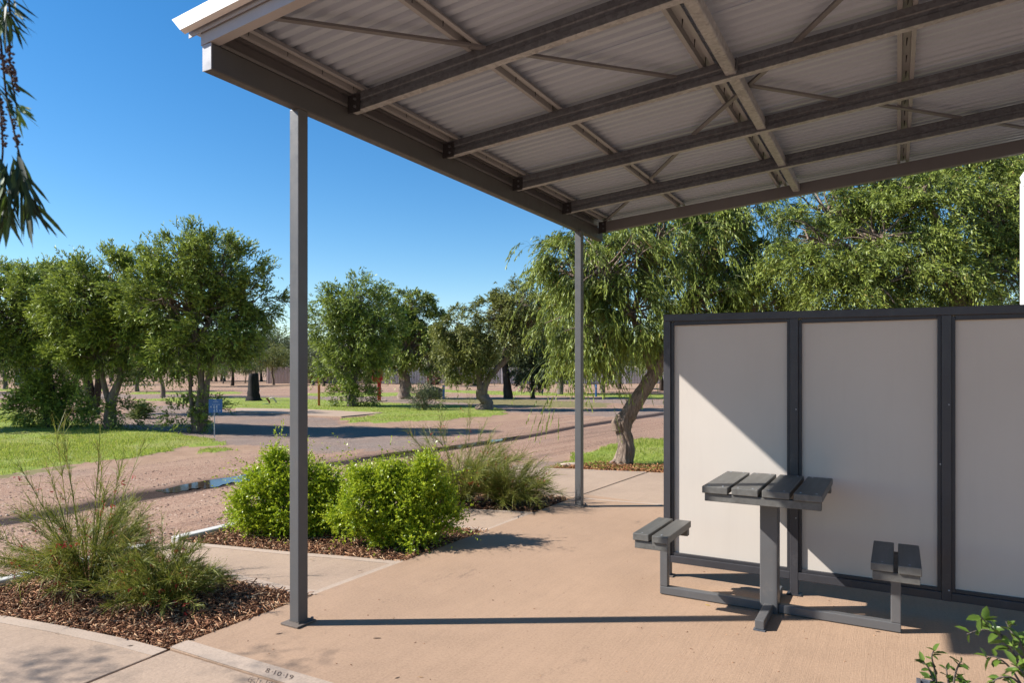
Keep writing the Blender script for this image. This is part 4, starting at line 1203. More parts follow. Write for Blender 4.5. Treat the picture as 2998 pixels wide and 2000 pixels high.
# ---- far trees: a few meshes shared by many trees
def far_proto(seed, mat, bark, dense=1.0, wide=1.0):
    rng = np.random.default_rng(seed); rr = random.Random(seed)
    bl = []
    for k in range(7):
        an = k * 2.4 + rr.uniform(-.4, .4); ro = rr.uniform(0.1, 0.42) * wide
        bl.append((np.array([ro * math.cos(an), ro * math.sin(an), rr.uniform(0.42, 0.80)]), (0.24 * wide, 0.24 * wide, 0.20), 1.0))
    parts, cl = crown_from_blobs(bl, int(90 * dense), 15, 6, 0.034, 0.012, 0.085, 0.45, 0.1, 0.6, rng, clr=0.2, fmin=0.45)
    v = np.concatenate([p[0] for p in parts]); tip = np.concatenate([p[1] for p in parts])
    cm = big_mesh('crown', v, quads=np.arange(len(v)).reshape(-1, 4), attrs={'tip': tip}); cm.materials.append(mat)
    mb = MB(); lean = rr.uniform(-.08, .08)
    mb.tube(spline([(0, 0, -0.02), (0.01, 0, .12), (lean, .02, .28), (lean * 1.3, 0, .5)]), rspline([.036, .026, .022, .012]), 8, jitter=gnarl(.1))
    for (c, R, w) in bl: limb(mb, (lean * 1.2, 0.01, .34), c, .014, .004, rr, 5)
    tm = bpy.data.meshes.new('trunk'); tm.from_pydata(mb.v, [], mb.f); tm.update(); tm.materials.append(bark)
    tm.polygons.foreach_set('use_smooth', [True] * len(tm.polygons))
    return cm, tm
PROT = [far_proto(41, M['lf_far'], M['bk_grey']), far_proto(42, M['lf_far2'], M['bk_pale']), far_proto(43, M['lf_grey'], M['bk_dark']), far_proto(44, M['lf_up'], M['bk_dark'], 1.2, 0.85)]
def far_tree(px, py, h, v, label, group, rot, name='far_tree'):
    b = at(px, py, -0.03)
    t = thing(name, label, 'tree', b, group)
    t.rotation_euler = (0, 0, rot); t.scale = (h, h, h)
    for nm, me in (('crown', PROT[v][0]), ('trunk', PROT[v][1])):
        o = bpy.data.objects.new(nm, me); COL.objects.link(o); o.parent = t
ROW = [(-180, 1150, 5.6, 3, 'beyond the far left lawn at the picture edge'), (14, 1140, 5.6, 0, 'with a pale trunk at the far left beyond the first driveway'),
 (105, 1131, 5.6, 2, 'in the far row just left of the dark trunk'), (225, 1128, 6.2, 3, 'in the far row glimpsed between the two left trunks'), (400, 1146, 5.0, 0, 'in the far row left of the pale far trunk'),
 (478, 1163, 4.4, 1, 'with a straight pale trunk seen left of the number sign'), (560, 1132, 5.4, 3, 'in the far row just left of the sign tree'), (680, 1129, 5.4, 2, 'in the far row between the sign tree and the stump'),
 (801, 1127, 4.4, 1, 'with a thin trunk just left of the near post'), (845, 1122, 4.6, 0, 'with a slanting trunk hidden partly by the near post'), (917, 1127, 5.2, 0, 'in the far row behind the orange power post'),
 (948, 1131, 4.2, 2, 'in the far row just right of the grey power box'), (1085, 1124, 5.6, 3, 'in the far row behind the dense round tree'), (1262, 1131, 4.8, 2, 'with a leaning thin trunk in front of the gate'),
 (1345, 1122, 5.6, 0, 'in the far row right of the gate'), (1410, 1123, 5.2, 1, 'in the far row behind the leaning tree'), (1600, 1124, 6.0, 0, 'in the far row behind the small round tree'),
 (1764, 1150, 5.2, 0, 'seen under the weeping branches just right of the far post'), (1815, 1139, 5.6, 2, 'seen under the weeping branches left of the twisted trunk'), (1935, 1144, 5.8, 3, 'seen between the twisted trunk and the screen'),
 (2080, 1150, 6.5, 0, 'mostly hidden behind the first screen panel'), (2300, 1150, 7.0, 3, 'mostly hidden behind the middle of the screen'), (2540, 1150, 7.5, 0, 'mostly hidden behind the second screen panel'), (2780, 1148, 7.5, 2, 'mostly hidden behind the right screen panel'), (3020, 1150, 7.5, 3, 'mostly hidden at the right picture edge')]
rr = random.Random(9)
for (px, py, h, v, w) in ROW:
    far_tree(px, py, h, v, 'distant tree ' + w, 'scattered trees across the far lawns', rr.uniform(0, 6.28))
k = 0
for px in list(range(-260, 830, 58)) + [900, 960, 1020, 1080, 1140, 1400, 1450, 1510, 1570, 1630, 1690, 1760, 1830, 1900, 1970]:
    far_tree(px + rr.uniform(-15, 15), 1122 + rr.uniform(-2, 2), rr.uniform(2.4, 3.6), k % 4, 'low dark bush in the hedge line along the far boundary', 'low bushes along the far boundary', rr.uniform(0, 6.28), 'far_bush')
    k += 1
for px in list(range(-260, 3300, 118)) + [610, 660, 730, 790, 860, 640, 760]:
    far_tree(px + rr.uniform(-30, 30), 1116.5 + rr.uniform(-1.5, 1.5), rr.uniform(5.6, 8.2), k % 3, 'dense tree in the belt of trees behind the boundary wall', 'belt of trees behind the boundary wall', rr.uniform(0, 6.28), 'belt_tree')
    k += 1

# ---- lime green shrubs
def shrub(label, blobs, base_px, seed, n):
    rng = np.random.default_rng(seed); rr = random.Random(seed)
    base = at(*base_px, -0.03); d = 2900 / (base_px[1] - HY)
    t = thing('lime_shrub', label, 'shrub', base, 'lime green shrubs in the middle bed')
    bl = px_blobs(blobs, d)
    parts, cl = crown_from_blobs(bl, n, 14, 13, 0.0225, 0.0115, 0.12, 0.05, 0.6, 0.8, rng, clr=0.165, fmin=0.32, jit=0.7, wild=1.7)
    foliage_object('foliage', parts, M['lf_lime'], t)
    mb = MB()
    for (c, R, w), cc in zip(bl, cl):
        for k in range(5):
            an = rr.uniform(0, 6.28)
            p0 = Vector(base) + Vector((math.cos(an), math.sin(an), 0)) * rr.uniform(0.0, 0.10)
            limb(mb, p0, Vector(cc[k % len(cc)]), 0.010, 0.004, rr, 5, 0.06)
        for p in cc[:40]: limb(mb, Vector(c) * 0.7 + Vector(p) * 0.3, p, 0.004, 0.002, rr, 3, 0.05, 3)
    mb.build('stems', M['bk_grey'], t, smooth=True)
shrub('lime green shrub half hidden behind the near post', [(785, 1410, 50, 45), (900, 1415, 58, 42, .1), (745, 1475, 38, 55, -.05), (850, 1490, 76, 60), (950, 1465, 34, 52, .1), (985, 1495, 28, 40, .0), (775, 1535, 50, 28), (900, 1540, 60, 28), (805, 1362, 16, 26, 0, 2.5), (975, 1405, 12, 24, 0, 2.5), (880, 1378, 14, 20, 0, 2.5), (705, 1500, 14, 20, 0, 2)], (850, 1560), 51, 330)
shrub('rounded lime green shrub to the right of the near post', [(1105, 1430, 52, 38), (1215, 1425, 58, 40, .05), (1055, 1490, 40, 48, -.1), (1015, 1515, 26, 34, .0), (1180, 1495, 78, 60), (1275, 1475, 32, 48, .1), (1110, 1560, 48, 26, -.05), (1235, 1550, 56, 30), (1215, 1582, 26, 18, -.25), (1055, 1402, 18, 22, 0, 2.2), (1250, 1375, 16, 18, 0, 2.5), (1140, 1390, 14, 18, 0, 2.2), (1310, 1520, 20, 26, 0, 1.4)], (1175, 1590), 52, 350)

# ---- coral plants: wiry arching stems with fine branchlets and red flowers
def coral_plant(label, base_px, spread, height, nst, seed, nfine, lean=0.0, spikes=6, foot=0.08):
    rng = np.random.default_rng(seed); rr = random.Random(seed)
    base = at(*base_px, -0.03)
    t = thing('coral_plant', label, 'shrub', base, 'wiry coral plants in the beds')
    mb = MB(); fp_, fd, fl = [], [], []; flw = []
    for i in range(nst):
        an = rr.uniform(0, 6.28)
        spike = i < spikes
        out = rr.uniform(0.05, 0.45) if spike else rr.uniform(0.25, 1.0)
        L = height * rr.uniform(0.95, 1.35) if spike else (0.45 * spread + 0.55 * height) * rr.uniform(0.55, 1.1)
        el = rr.uniform(1.1, 1.5) if spike else rr.uniform(0.72, 1.45)
        dirv = np.array([math.cos(an) * math.cos(el), math.sin(an) * math.cos(el), math.sin(el)]) + RV * lean * 0.4
        dirv /= np.linalg.norm(dirv)
        dr = rr.uniform(0.02, 0.12) if spike else rr.uniform(0.1, 0.55)
        hor = np.array([math.cos(an), math.sin(an), 0]) * (0.0 if spike else 0.22)
        p0 = np.array(base) + np.array([math.cos(an), math.sin(an), 0]) * rr.uniform(0, foot)
        pts, rad = [], []
        for k in range(8):
            s = k / 7
            p = p0 + dirv * L * s + hor * L * s * s * 0.6 - UP * dr * L * s * s
            p[2] = max(p[2], 0.0)
            pts.append(p); rad.append(0.0038 * (1 - 0.72 * s))
        mb.tube(pts, rad, 4, cap=False)
        nb = int(nfine * (0.6 if spike else 1))
        ss = rng.random(nb) ** 0.6 * 0.85 + 0.15
        P = p0 + dirv * (L * ss)[:, None] + hor * (L * ss * ss * 0.6)[:, None] - UP * (dr * L * ss * ss)[:, None]
        tn = nrm(dirv * np.ones((nb, 1)) + 2 * hor * (ss * 0.6)[:, None] - 2 * UP * (dr * ss)[:, None])
        D = nrm(tn * 0.9 + rng.normal(0, 0.42, (nb, 3)) + UP * 0.12)
        fp_.append(P); fd.append(D); fl.append(L * (0.10 + 0.16 * rng.random(nb)) * (0.7 if spike else 1))
        if rr.random() < 0.32:
            for k in range(rr.randint(1, 3)):
                s = rr.uniform(0.55, 1.0)
                flw.append(p0 + dirv * L * s + hor * L * s * s * .6 - UP * dr * L * s * s + np.array([rr.gauss(0, .03) for _ in range(3)]))
    mb.build('stems', M['rush'], t, smooth=True)
    P, D, L = np.concatenate(fp_), np.concatenate(fd), np.concatenate(fl)
    P[:, 2] = np.maximum(P[:, 2], 0.0)
    # branchlets: bent ribbons of two quads, then small scale leaves
    N = len(P); wv = nrm(np.cross(D, rng.normal(0, 1, (N, 3)))) * 0.0016
    sag = UP * (0.22 * L)[:, None] * rng.random((N, 1))
    a, b, c = P, P + D * (L * .5)[:, None] - sag * .25, P + D * L[:, None] - sag
    v = np.stack([a - wv, a + wv, b + wv * .8, b - wv * .8, b - wv * .8, b + wv * .8, c + wv * .2, c - wv * .2], 1).reshape(-1, 3)
    tip = np.tile([0, 0, .4, .4, .4, .4, 1, 1], N)
    lv, lt = leaves(P[::2], D[::2], L[::2], 3, 0.016, 0.0035, 0.1, 0.7, rng)
    v = np.concatenate([v, lv]); tip = np.concatenate([tip, lt * .4])
    put('foliage', big_mesh('foliage', v, quads=np.arange(len(v)).reshape(-1, 4), attrs={'tip': tip}), M['rush'], t)
    if flw:
        fw = np.array(flw)
        pts = np.repeat(fw, 4, 0)
        fv, ft = leaves(pts, nrm(rng.normal(0, 1, (len(pts), 3)) - UP * 0.8), np.full(len(pts), 0.02), 2, 0.022, 0.007, 0.2, 0.3, rng)
        put('flowers', big_mesh('flowers', fv, quads=np.arange(len(fv)).reshape(-1, 4), attrs={'tip': ft}), M['red'], t, kind='stuff')
coral_plant('tall wiry coral plant with red flowers by the gravel kerb', (262, 1730), 0.54, 0.94, 110, 61, 76, 0.12, 11)
coral_plant('low spreading coral plant in front of the near post', (480, 1775), 0.50, 0.43, 105, 62, 76, 0.1, 2)
coral_plant('tall wiry coral plant in the far bed beside the lime shrub', (1350, 1476), 0.95, 1.02, 120, 63, 76, -0.05, 8)
coral_plant('low reddish coral plant in the far bed near the far post', (1480, 1484), 0.80, 0.58, 120, 64, 72, 0.2, 2)

# ---- leafy plant in a planter at the lower right corner
def oval_leaves(P, D, ll, lw, rng, fold=0.25):
    """six-sided leaves, slightly folded: 2 quads each"""
    n = len(P); wv = nrm(np.cross(D, UP + rng.normal(0, .5, (n, 3)))); nv = np.cross(wv, D)
    k = (0.7 + .6 * rng.random((n, 1)))
    l = ll * k; w = lw * k * .5
    a = P; b = P + D * l * .35; c = P + D * l * .72 - nv * l * .05; e = P + D * l - nv * l * .14
    f = nv * w * fold
    L1, L2 = b - wv * w + f, c - wv * w * .8 + f
    R1, R2 = b + wv * w + f, c + wv * w * .8 + f
    v = np.stack([a, L1, L2, e, R2, R1], 1).reshape(-1, 3)
    i = (np.arange(n) * 6)[:, None]
    return v, np.concatenate([i + [0, 1, 2, 3], i + [0, 3, 4, 5]])
pp = atd(2700, 1990, 2.1)
plant = thing('potted_plant', 'leafy green plant in a small planter at the lower right corner', 'plant', (pp.x, pp.y, 0))
rng = np.random.default_rng(71); rr = random.Random(71)
pm = MB(); q0 = atd(2682, 1984, 2.12)
bx0, by0, zt = q0.x, q0.y, q0.z
for (a, b) in (((bx0, by0 - .24), (bx0 + .012, by0 + .0)), ((bx0 + .378, by0 - .24), (bx0 + .39, by0)), ((bx0 + .0125, by0 - .24), (bx0 + .3775, by0 - .228)), ((bx0 + .0125, by0 - .012), (bx0 + .3775, by0))):
    pm.box((a[0], a[1], 0.001), (b[0], b[1], zt))
pm.box((bx0 + .0125, by0 - .2275, 0.002), (bx0 + .3775, by0 - .0125, zt - .05))
pm.build('planter', mat_galv('planter_steel', (0.20, 0.20, 0.22), 0.4, 0.4), plant, bevel=0.002)
sm = MB(); LP, LD, LT = [], [], []
def sprig(pts, n, ll, d0):
    w = [atd(*p) for p in pts]
    sp = spline(w, 4); sm.tube(sp, [0.0035 * (1 - .6 * i / len(sp)) for i in range(len(sp))], 5, cap=False)
    for k in range(n):
        f = 0.25 + 0.75 * (k + rr.random()) / n
        i = min(int(f * (len(sp) - 1)), len(sp) - 2)
        p = sp[i].lerp(sp[i + 1], f * (len(sp) - 1) - i)
        tn = (sp[i + 1] - sp[i]).normalized()
        sd_ = Vector((rr.gauss(0, 1), rr.gauss(0, 1), rr.gauss(0, .7)))
        LP.append(p); LD.append((tn * .5 + sd_.normalized() * .8).normalized())
soil_p = (2760, 2040, 2.05)
for pts, n in (([(2745, 2030, 2.06), (2738, 1970, 2.03), (2728, 1925, 2.0), (2735, 1905, 1.99)], 11), ([(2745, 2030, 2.06), (2720, 1960, 2.05), (2700, 1940, 2.05)], 8),
               ([(2790, 2035, 2.03), (2795, 1985, 2.0), (2806, 1950, 1.98), (2815, 1938, 1.97)], 10), ([(2780, 2035, 2.05), (2775, 1990, 2.05), (2770, 1955, 2.06)], 5), ([(2760, 2040, 2.02), (2740, 2000, 2.0), (2720, 1985, 2.0)], 10), ([(2800, 2040, 2.0), (2820, 2000, 1.98), (2800, 1985, 1.97)], 8)):
    sprig(pts, n, .03, 2.0)
nsm = len(LP)
for pts, n in (([(3020, 2040, 1.9), (2975, 1930, 1.88), (2930, 1865, 1.86), (2885, 1822, 1.85), (2870, 1806, 1.84)], 20), ([(2975, 1930, 1.88), (2935, 1862, 1.9), (2880, 1845, 1.92), (2830, 1858, 1.93)], 9),
               ([(3020, 2040, 1.9), (2990, 1900, 1.9), (2960, 1850, 1.92), (2945, 1820, 1.93)], 11), ([(3030, 2040, 1.85), (3000, 1920, 1.84), (2985, 1870, 1.84)], 12),
               ([(3010, 2040, 1.95), (2960, 1960, 1.95), (2915, 1925, 1.96), (2888, 1930, 1.97)], 10), ([(3020, 2050, 1.9), (2970, 1990, 1.88), (2930, 1985, 1.87), (2905, 1998, 1.87)], 12), ([(3030, 2050, 1.8), (3000, 1980, 1.8), (2975, 1950, 1.8)], 18)):
    sprig(pts, n, .04, 1.9)
P = np.array([tuple(p) for p in LP]); D = np.array([tuple(p) for p in LD])
v1, q1 = oval_leaves(P[:nsm], D[:nsm], 0.030, 0.013, rng)
v2, q2 = oval_leaves(P[nsm:], D[nsm:], 0.034, 0.016, rng)
vv = np.concatenate([v1, v2]); qq = np.concatenate([q1, q2 + len(v1)])
sm.build('stems', M['bk_grey'], plant, smooth=True)
put('foliage', big_mesh('foliage', vv, quads=qq, smooth=True, attrs={'tip': np.concatenate([rng.random(len(v1)) * .2, rng.random(len(v2)) * .7])}), M['lf_pot'], plant)

# ---- bottlebrush tree just outside the left edge, whose twigs hang into the picture
tb0 = cam2w(-5.2, 1.9, -0.05)
near = thing('overhanging_bottlebrush', 'bottlebrush tree with dark narrow leaves hanging in at the top left corner', 'tree', tb0)
rng = np.random.default_rng(81); rr = random.Random(81)
tm = MB()
tm.tube(spline([tb0, cam2w(-5.1, 1.9, .9), cam2w(-4.9, 1.85, 1.8), cam2w(-4.3, 1.7, 2.6)]), rspline([.16, .12, .10, .07]), 12, jitter=gnarl())
top = cam2w(-4.3, 1.7, 2.6)
hang_top = atd(5, -220, 1.2)
limb(tm, top, cam2w(-2.2, 1.4, 2.95), .07, .03, rr, 8, .05)
limb(tm, cam2w(-2.2, 1.4, 2.95), hang_top, .03, .006, rr, 6, .05)
tm.build('trunk', M['bk_grey'], near, smooth=True)
st = MB()
NP_, ND_, NL_ = [], [], []; BP_, BD_, BL_ = [], [], []
def strand(pts, r=0.0022):
    sp = spline([atd(*p) for p in pts], 5)
    st.tube(sp, [r * (1 - .4 * i / len(sp)) for i in range(len(sp))], 5, cap=False); return sp
def fan(px, py, d, n, a0, a1, l0, l1, P, D, L, jx=8, jy=8, jd=.03):
    """n leaves from one spot; angles in the picture plane, 0 = right, 90 = down; lengths in pixels"""
    for k in range(n):
        an = math.radians(rr.uniform(a0, a1)); l = rr.uniform(l0, l1) * d / F_PX
        p = atd(px + rr.gauss(0, jx), py + rr.gauss(0, jy), d + rr.gauss(0, jd))
        dv = Vector(RV) * math.cos(an) - Vector((0, 0, 1)) * math.sin(an) + Vector(FV) * rr.gauss(0, .35)
        P.append(p); D.append(dv.normalized()); L.append(l)
s1 = strand([(5, -220, 1.2), (20, -60, 1.2), (30, 60, 1.2), (28, 160, 1.2), (36, 240, 1.2), (50, 320, 1.2)])
s2 = strand([(-30, -220, 1.22), (-10, 0, 1.22), (5, 150, 1.22), (20, 290, 1.22), (38, 370, 1.21), (55, 445, 1.2), (80, 520, 1.2), (120, 640, 1.2)])
s3 = strand([(-60, -100, 1.18), (-20, 150, 1.18), (0, 300, 1.18), (8, 430, 1.18), (5, 500, 1.18), (20, 600, 1.18)])
fan(12, -10, 1.2, 30, 25, 110, 60, 120, NP_, ND_, NL_, 18, 18)
fan(22, 45, 1.2, 26, 28, 100, 50, 105, NP_, ND_, NL_, 10, 20)
fan(-10, 30, 1.22, 22, 60, 150, 70, 140, NP_, ND_, NL_, 14, 30)
fan(10, 235, 1.2, 14, 30, 70, 50, 90, NP_, ND_, NL_, 14, 20)
fan(48, 312, 1.2, 15, -5, 95, 45, 80, BP_, BD_, BL_, 4, 6, .01)
fan(25, 300, 1.19, 8, 30, 70, 45, 85, NP_, ND_, NL_, 6, 10)
for f in range(7):
    fan(48 + f * 5, 448 + f * 24, 1.2, 8, 52, 112, 80, 140, NP_, ND_, NL_, 8, 8)
for f in range(7):
    fan(0 + f * 3, 470 + f * 22, 1.18, 9, 65, 120, 80, 150, NP_, ND_, NL_, 10, 8)
fan(-30, 520, 1.2, 30, 60, 130, 100, 180, NP_, ND_, NL_, 20, 60)
# further twigs of the same tree, outside the frame: they shade the path
for (gpx, gpy, hgt, n) in ((60, 1945, 3.2, 60), (160, 1930, 3.3, 60), (260, 1925, 3.3, 50), (805, 1910, 3.0, 30), (890, 1950, 3.0, 30), (140, 1990, 3.4, 70), (240, 1985, 3.3, 50), (700, 1990, 3.2, 40)):
    c = at(gpx, gpy) + sd * (hgt / sd.z)
    for k in range(n):
        NP_.append(c + Vector((rr.gauss(0, .10), rr.gauss(0, .10), rr.gauss(0, .07)))); ND_.append(Vector((rr.gauss(.5, .4), rr.gauss(.3, .4), rr.gauss(-.5, .3))).normalized()); NL_.append(rr.uniform(.09, .14))
    limb(st, top, c, .006, .002, rr, 4, .03)
def strap_leaves(name, P, D, L, mat, wr=0.095):
    P = np.array([tuple(p) for p in P]); D = np.array([tuple(p) for p in D]); L = np.array(L)[:, None]
    n = len(P); wv = nrm(np.cross(D, rng.normal(0, 1, (n, 3)))) * L * wr * .5
    sg = np.zeros((n, 3)); sg[:, 2] = -L[:, 0] * .06
    a, b, c, e = P, P + D * L * .3, P + D * L * .7 + sg * .4, P + D * L + sg
    v = np.stack([a, b - wv, c - wv * .85, e, c + wv * .85, b + wv], 1).reshape(-1, 3)
    i = (np.arange(n) * 6)[:, None]
    return put(name, big_mesh(name, v, quads=np.concatenate([i + [0, 1, 2, 3], i + [0, 3, 4, 5]]), attrs={'tip': np.zeros(len(v))}), mat, near)
strap_leaves('foliage', NP_, ND_, NL_, M['lf_near'])
strap_leaves('young_leaves', BP_, BD_, BL_, M['lf_bright'], .13)
st.build('twigs', M['bk_dark'], near, smooth=True)
# woody seed capsules crowded on the twigs
cm = MB()
def capsule(p, r):
    vs = [p + Vector(o) * r for o in ((1, 0, 0), (-1, 0, 0), (0, 1, 0), (0, -1, 0), (0, 0, .9), (0, 0, -.9), (.7, .7, .2), (-.7, .7, .2), (.7, -.7, .2), (-.7, -.7, .2))]
    cm.add(vs, [(0, 6, 4), (6, 2, 4), (2, 7, 4), (7, 1, 4), (1, 9, 4), (9, 3, 4), (3, 8, 4), (8, 0, 4), (6, 0, 5), (2, 6, 5), (7, 2, 5), (1, 7, 5), (9, 1, 5), (3, 9, 5), (8, 3, 5), (0, 8, 5)])
for (x0, y0, x1, y1, n, dd) in ((22, 130, 48, 262, 90, 1.2), (2, 150, 18, 215, 40, 1.22), (25, 290, 54, 425, 46, 1.21), (2, 280, 14, 430, 50, 1.18)):
    for k in range(n):
        f = rr.random()
        p = atd(x0 + (x1 - x0) * f + rr.gauss(0, 5), y0 + (y1 - y0) * f + rr.gauss(0, 3), dd + rr.gauss(0, .003))
        capsule(p, rr.uniform(.0022, .0034))
cm.build('seed_capsules', NT('seed_capsule').set((0.075, 0.035, 0.030), 0.7).m, near, smooth=True)
# ================================================================== SMALL THINGS ON THE LAWNS
def dist(py): return 2900.0 / (py - HY)
R3, F3 = Vector(RV), Vector(FV)
def fbox(mb, c, w, dep, z0, z1):
    """upright box facing the camera: c ground point, w along the view's right"""
    a = R3 * (w / 2); b = F3 * (dep / 2)
    vs = [Vector((p.x, p.y, z)) for z in (z0, z1) for p in (c - a - b, c + a - b, c + a + b, c - a + b)]
    return mb.add(vs, [(3, 2, 1, 0), (4, 5, 6, 7), (0, 1, 5, 4), (1, 2, 6, 5), (2, 3, 7, 6), (3, 0, 4, 7)])
# blue number sign
g = at(628, 1276); d = dist(1276); k = d / F_PX
sg = thing('number_sign', 'blue square number sign on a thin stake beside the bottlebrush', 'sign', g)
zb, ztp = (1276 - 1209) * k, (1276 - 1169) * k
MB().tube([(g.x, g.y, -.06), (g.x, g.y, ztp * .98)], [.011, .011], 8).build('stake', M['galv_pale'], sg)
c = Vector((g.x, g.y, 0)) + R3 * (4 * k) - F3 * .016
pl = fbox(MB(), c, 40 * k, .006, zb, ztp).build('sign_plate', mat_paint('blue_sign_paint', (0.030, 0.125, 0.36), 0.35, .08), sg)
M['sgn'] = NT('sign_lettering').set((0.62, 0.66, 0.74), 0.5).m
front = c - F3 * .0045
tx = MB()
def sgt(text, fx, fz, size): strokes(text, front + R3 * ((fx - .5) * 40 * k) + Vector((0, 0, zb + fz * 40 * k)), R3, (0, 0, 1), size, size * .15, (0, 0, 0), tx)
sgt('<', .12, .36, .045); sgt('64', .34, .34, .062); sgt('65', .36, .07, .062); sgt('>', .78, .08, .045)
for (x0, x1, z_) in ((.34, .70, .78), (.26, .82, .60), (.42, .62, .90)):
    p = front + R3 * ((x0 - .5) * 40 * k) + Vector((0, 0, zb + z_ * 40 * k)); q_ = front + R3 * ((x1 - .5) * 40 * k) + Vector((0, 0, zb + z_ * 40 * k))
    tx.add([p, q_, q_ + Vector((0, 0, .006)), p + Vector((0, 0, .006))], [(0, 1, 2, 3)])
tx.build('lettering', M['sgn'], pl)

# fire hose cabinet on its red post
RED = mat_paint('fire_red_paint', (0.50, 0.022, 0.028), 0.4, .15)
g = at(1110.5, 1172); d = dist(1172); k = d / F_PX
hs = thing('fire_hose_reel', 'red covered fire hose reel on a red post by the tree', 'hose reel', g)
fbox(MB(), Vector((g.x, g.y, 0)), .16, .12, -.05, 1.05).build('post', RED, hs, bevel=.008)
structure('concrete_pad', MB().poly([(g.x + R3.x * a + F3.x * b, g.y + R3.y * a + F3.y * b) for a, b in ((-.35, -.3), (.35, -.3), (.35, .3), (-.35, .3))], -.08, -.004), M['path'], .01)
cc = Vector((g.x, g.y, 0)) - R3 * .08
mb = MB(); prof = []
for i in range(13):
    a = math.pi * i / 12
    prof.append((math.cos(a) * .235, 1.36 + math.sin(a) * .23))
prof += [(-.235, .98), (-.15, .90), (.15, .90), (.235, .98)]
mb.sweep(prof, cc - F3 * .17, cc + F3 * .15, R3, (0, 0, 1)); mb.build('cover', RED, hs, bevel=.012)
mb = MB(); mb.tube([cc - F3 * .175 + Vector((0, 0, 1.25)), cc - F3 * .20 + Vector((0, 0, 1.25))], [.15, .14], 20); mb.build('reel', mat_paint('dark_red_paint', (0.10, .008, .01), .5), hs)
mb = MB(); mb.tube([cc - F3 * .2 + Vector((0, 0, 1.25)) + R3 * math.cos(a * .5) * .10 + Vector((0, 0, math.sin(a * .5) * .10)) for a in range(13)], [.018] * 13, 6); mb.build('hose', M['trim'], hs)
# orange power post with grey box
g = at(934, 1186); d = dist(1186)
po = thing('power_post', 'orange post carrying a grey power box on the lawn', 'power post', g)
fbox(MB(), Vector((g.x, g.y, 0)), .085, .085, -.05, 1.2).build('post', mat_paint('orange_paint', (0.50, 0.16, 0.035), 0.45, .12), po, bevel=.006)
b = fbox(MB(), Vector((g.x, g.y, 0)) + R3 * .02 - F3 * .02, .245, .2, 1.18, 1.55).build('box', mat_paint('grey_box_plastic', (0.11, 0.125, 0.15), .35), po, bevel=.025)
fbox(MB(), Vector((g.x, g.y, 0)) + R3 * .02 - F3 * .125, .17, .012, 1.23, 1.47).build('cover_flap', mat_paint('grey_flap', (0.085, 0.095, 0.12), .35), b, bevel=.004)
# blue taps
BLU = mat_paint('blue_tap_paint', (0.05, 0.19, 0.45), .4)
def tap(px, py, h, label):
    g = at(px, py); t = thing('tap_post', label, 'tap', g, 'blue tap posts')
    fbox(MB(), Vector((g.x, g.y, 0)), .10, .10, -.05, h).build('post', BLU, t, bevel=.006)
    mb = MB(); c = Vector((g.x, g.y, h)); mb.tube([c, c + Vector((0, 0, .05))], [.07, .07], 10); mb.tube([c - F3 * .02 + Vector((0, 0, -.06)), c - F3 * .12 + Vector((0, 0, -.06)), c - F3 * .15 + Vector((0, 0, -.11))], [.018, .018, .015], 6); mb.build('tap', BLU, t)
tap(1299, 1166, .62, 'blue tap post right of the boulder')
tap(1588, 1152, .62, 'blue tap post beside the small round tree')
tap(1745, 1160, .6, 'blue tap post right of the far post under weeping twigs')
# charred stump
g = at(743, 1172); d = dist(1172); k = d / F_PX
stp = thing('tree_stump', 'charred black tree stump on the lawn left of the post', 'stump', g)
MB().tube(spline([(g.x, g.y, -.06), (g.x, g.y, .14), (g.x, g.y, .5), (g.x - .02, g.y, 1.3)], 4), rspline([.40, .31, .25, .215], 4), 18, jitter=gnarl(.09, 5, .3)).build('trunk', M['bk_burnt'], stp, smooth=True)
MB().tube([(g.x - .02, g.y, 1.29), (g.x - .02, g.y, 1.312)], [.20, .19], 16).build('cut_top', M['bk_dark'], stp)
# hose bend lying on the grass
g = at(800, 1182); d = dist(1182); k = d / F_PX
hz = thing('garden_hose', 'pale bent hose looped over the grass beside the stump', 'hose', g)
arc = [(790, 1168), (795, 1166), (800, 1167), (805, 1172), (809, 1180)]
MB().tube(spline([atd(x, y, d) for x, y in arc]), [.035] * 21, 8).build('hose', mat_paint('cream_hose', (0.55, 0.50, 0.38), .5), hz, smooth=True)
MB().tube(spline([atd(780, 1167, d), atd(784, 1170, d), atd(788, 1176, d), atd(790, 1181, d)]), [.04] * 16, 8).build('fitting', mat_paint('rusty_fitting', (0.20, 0.06, 0.03), .7), hz, smooth=True)
MB().tube(spline([atd(770, 1184, d), atd(785, 1183, d), atd(800, 1187, d), atd(815, 1184, d), atd(830, 1186, d)]), [.022] * 21, 6).build('lead', mat_paint('green_hose', (0.05, 0.12, 0.09), .5), hz, smooth=True)
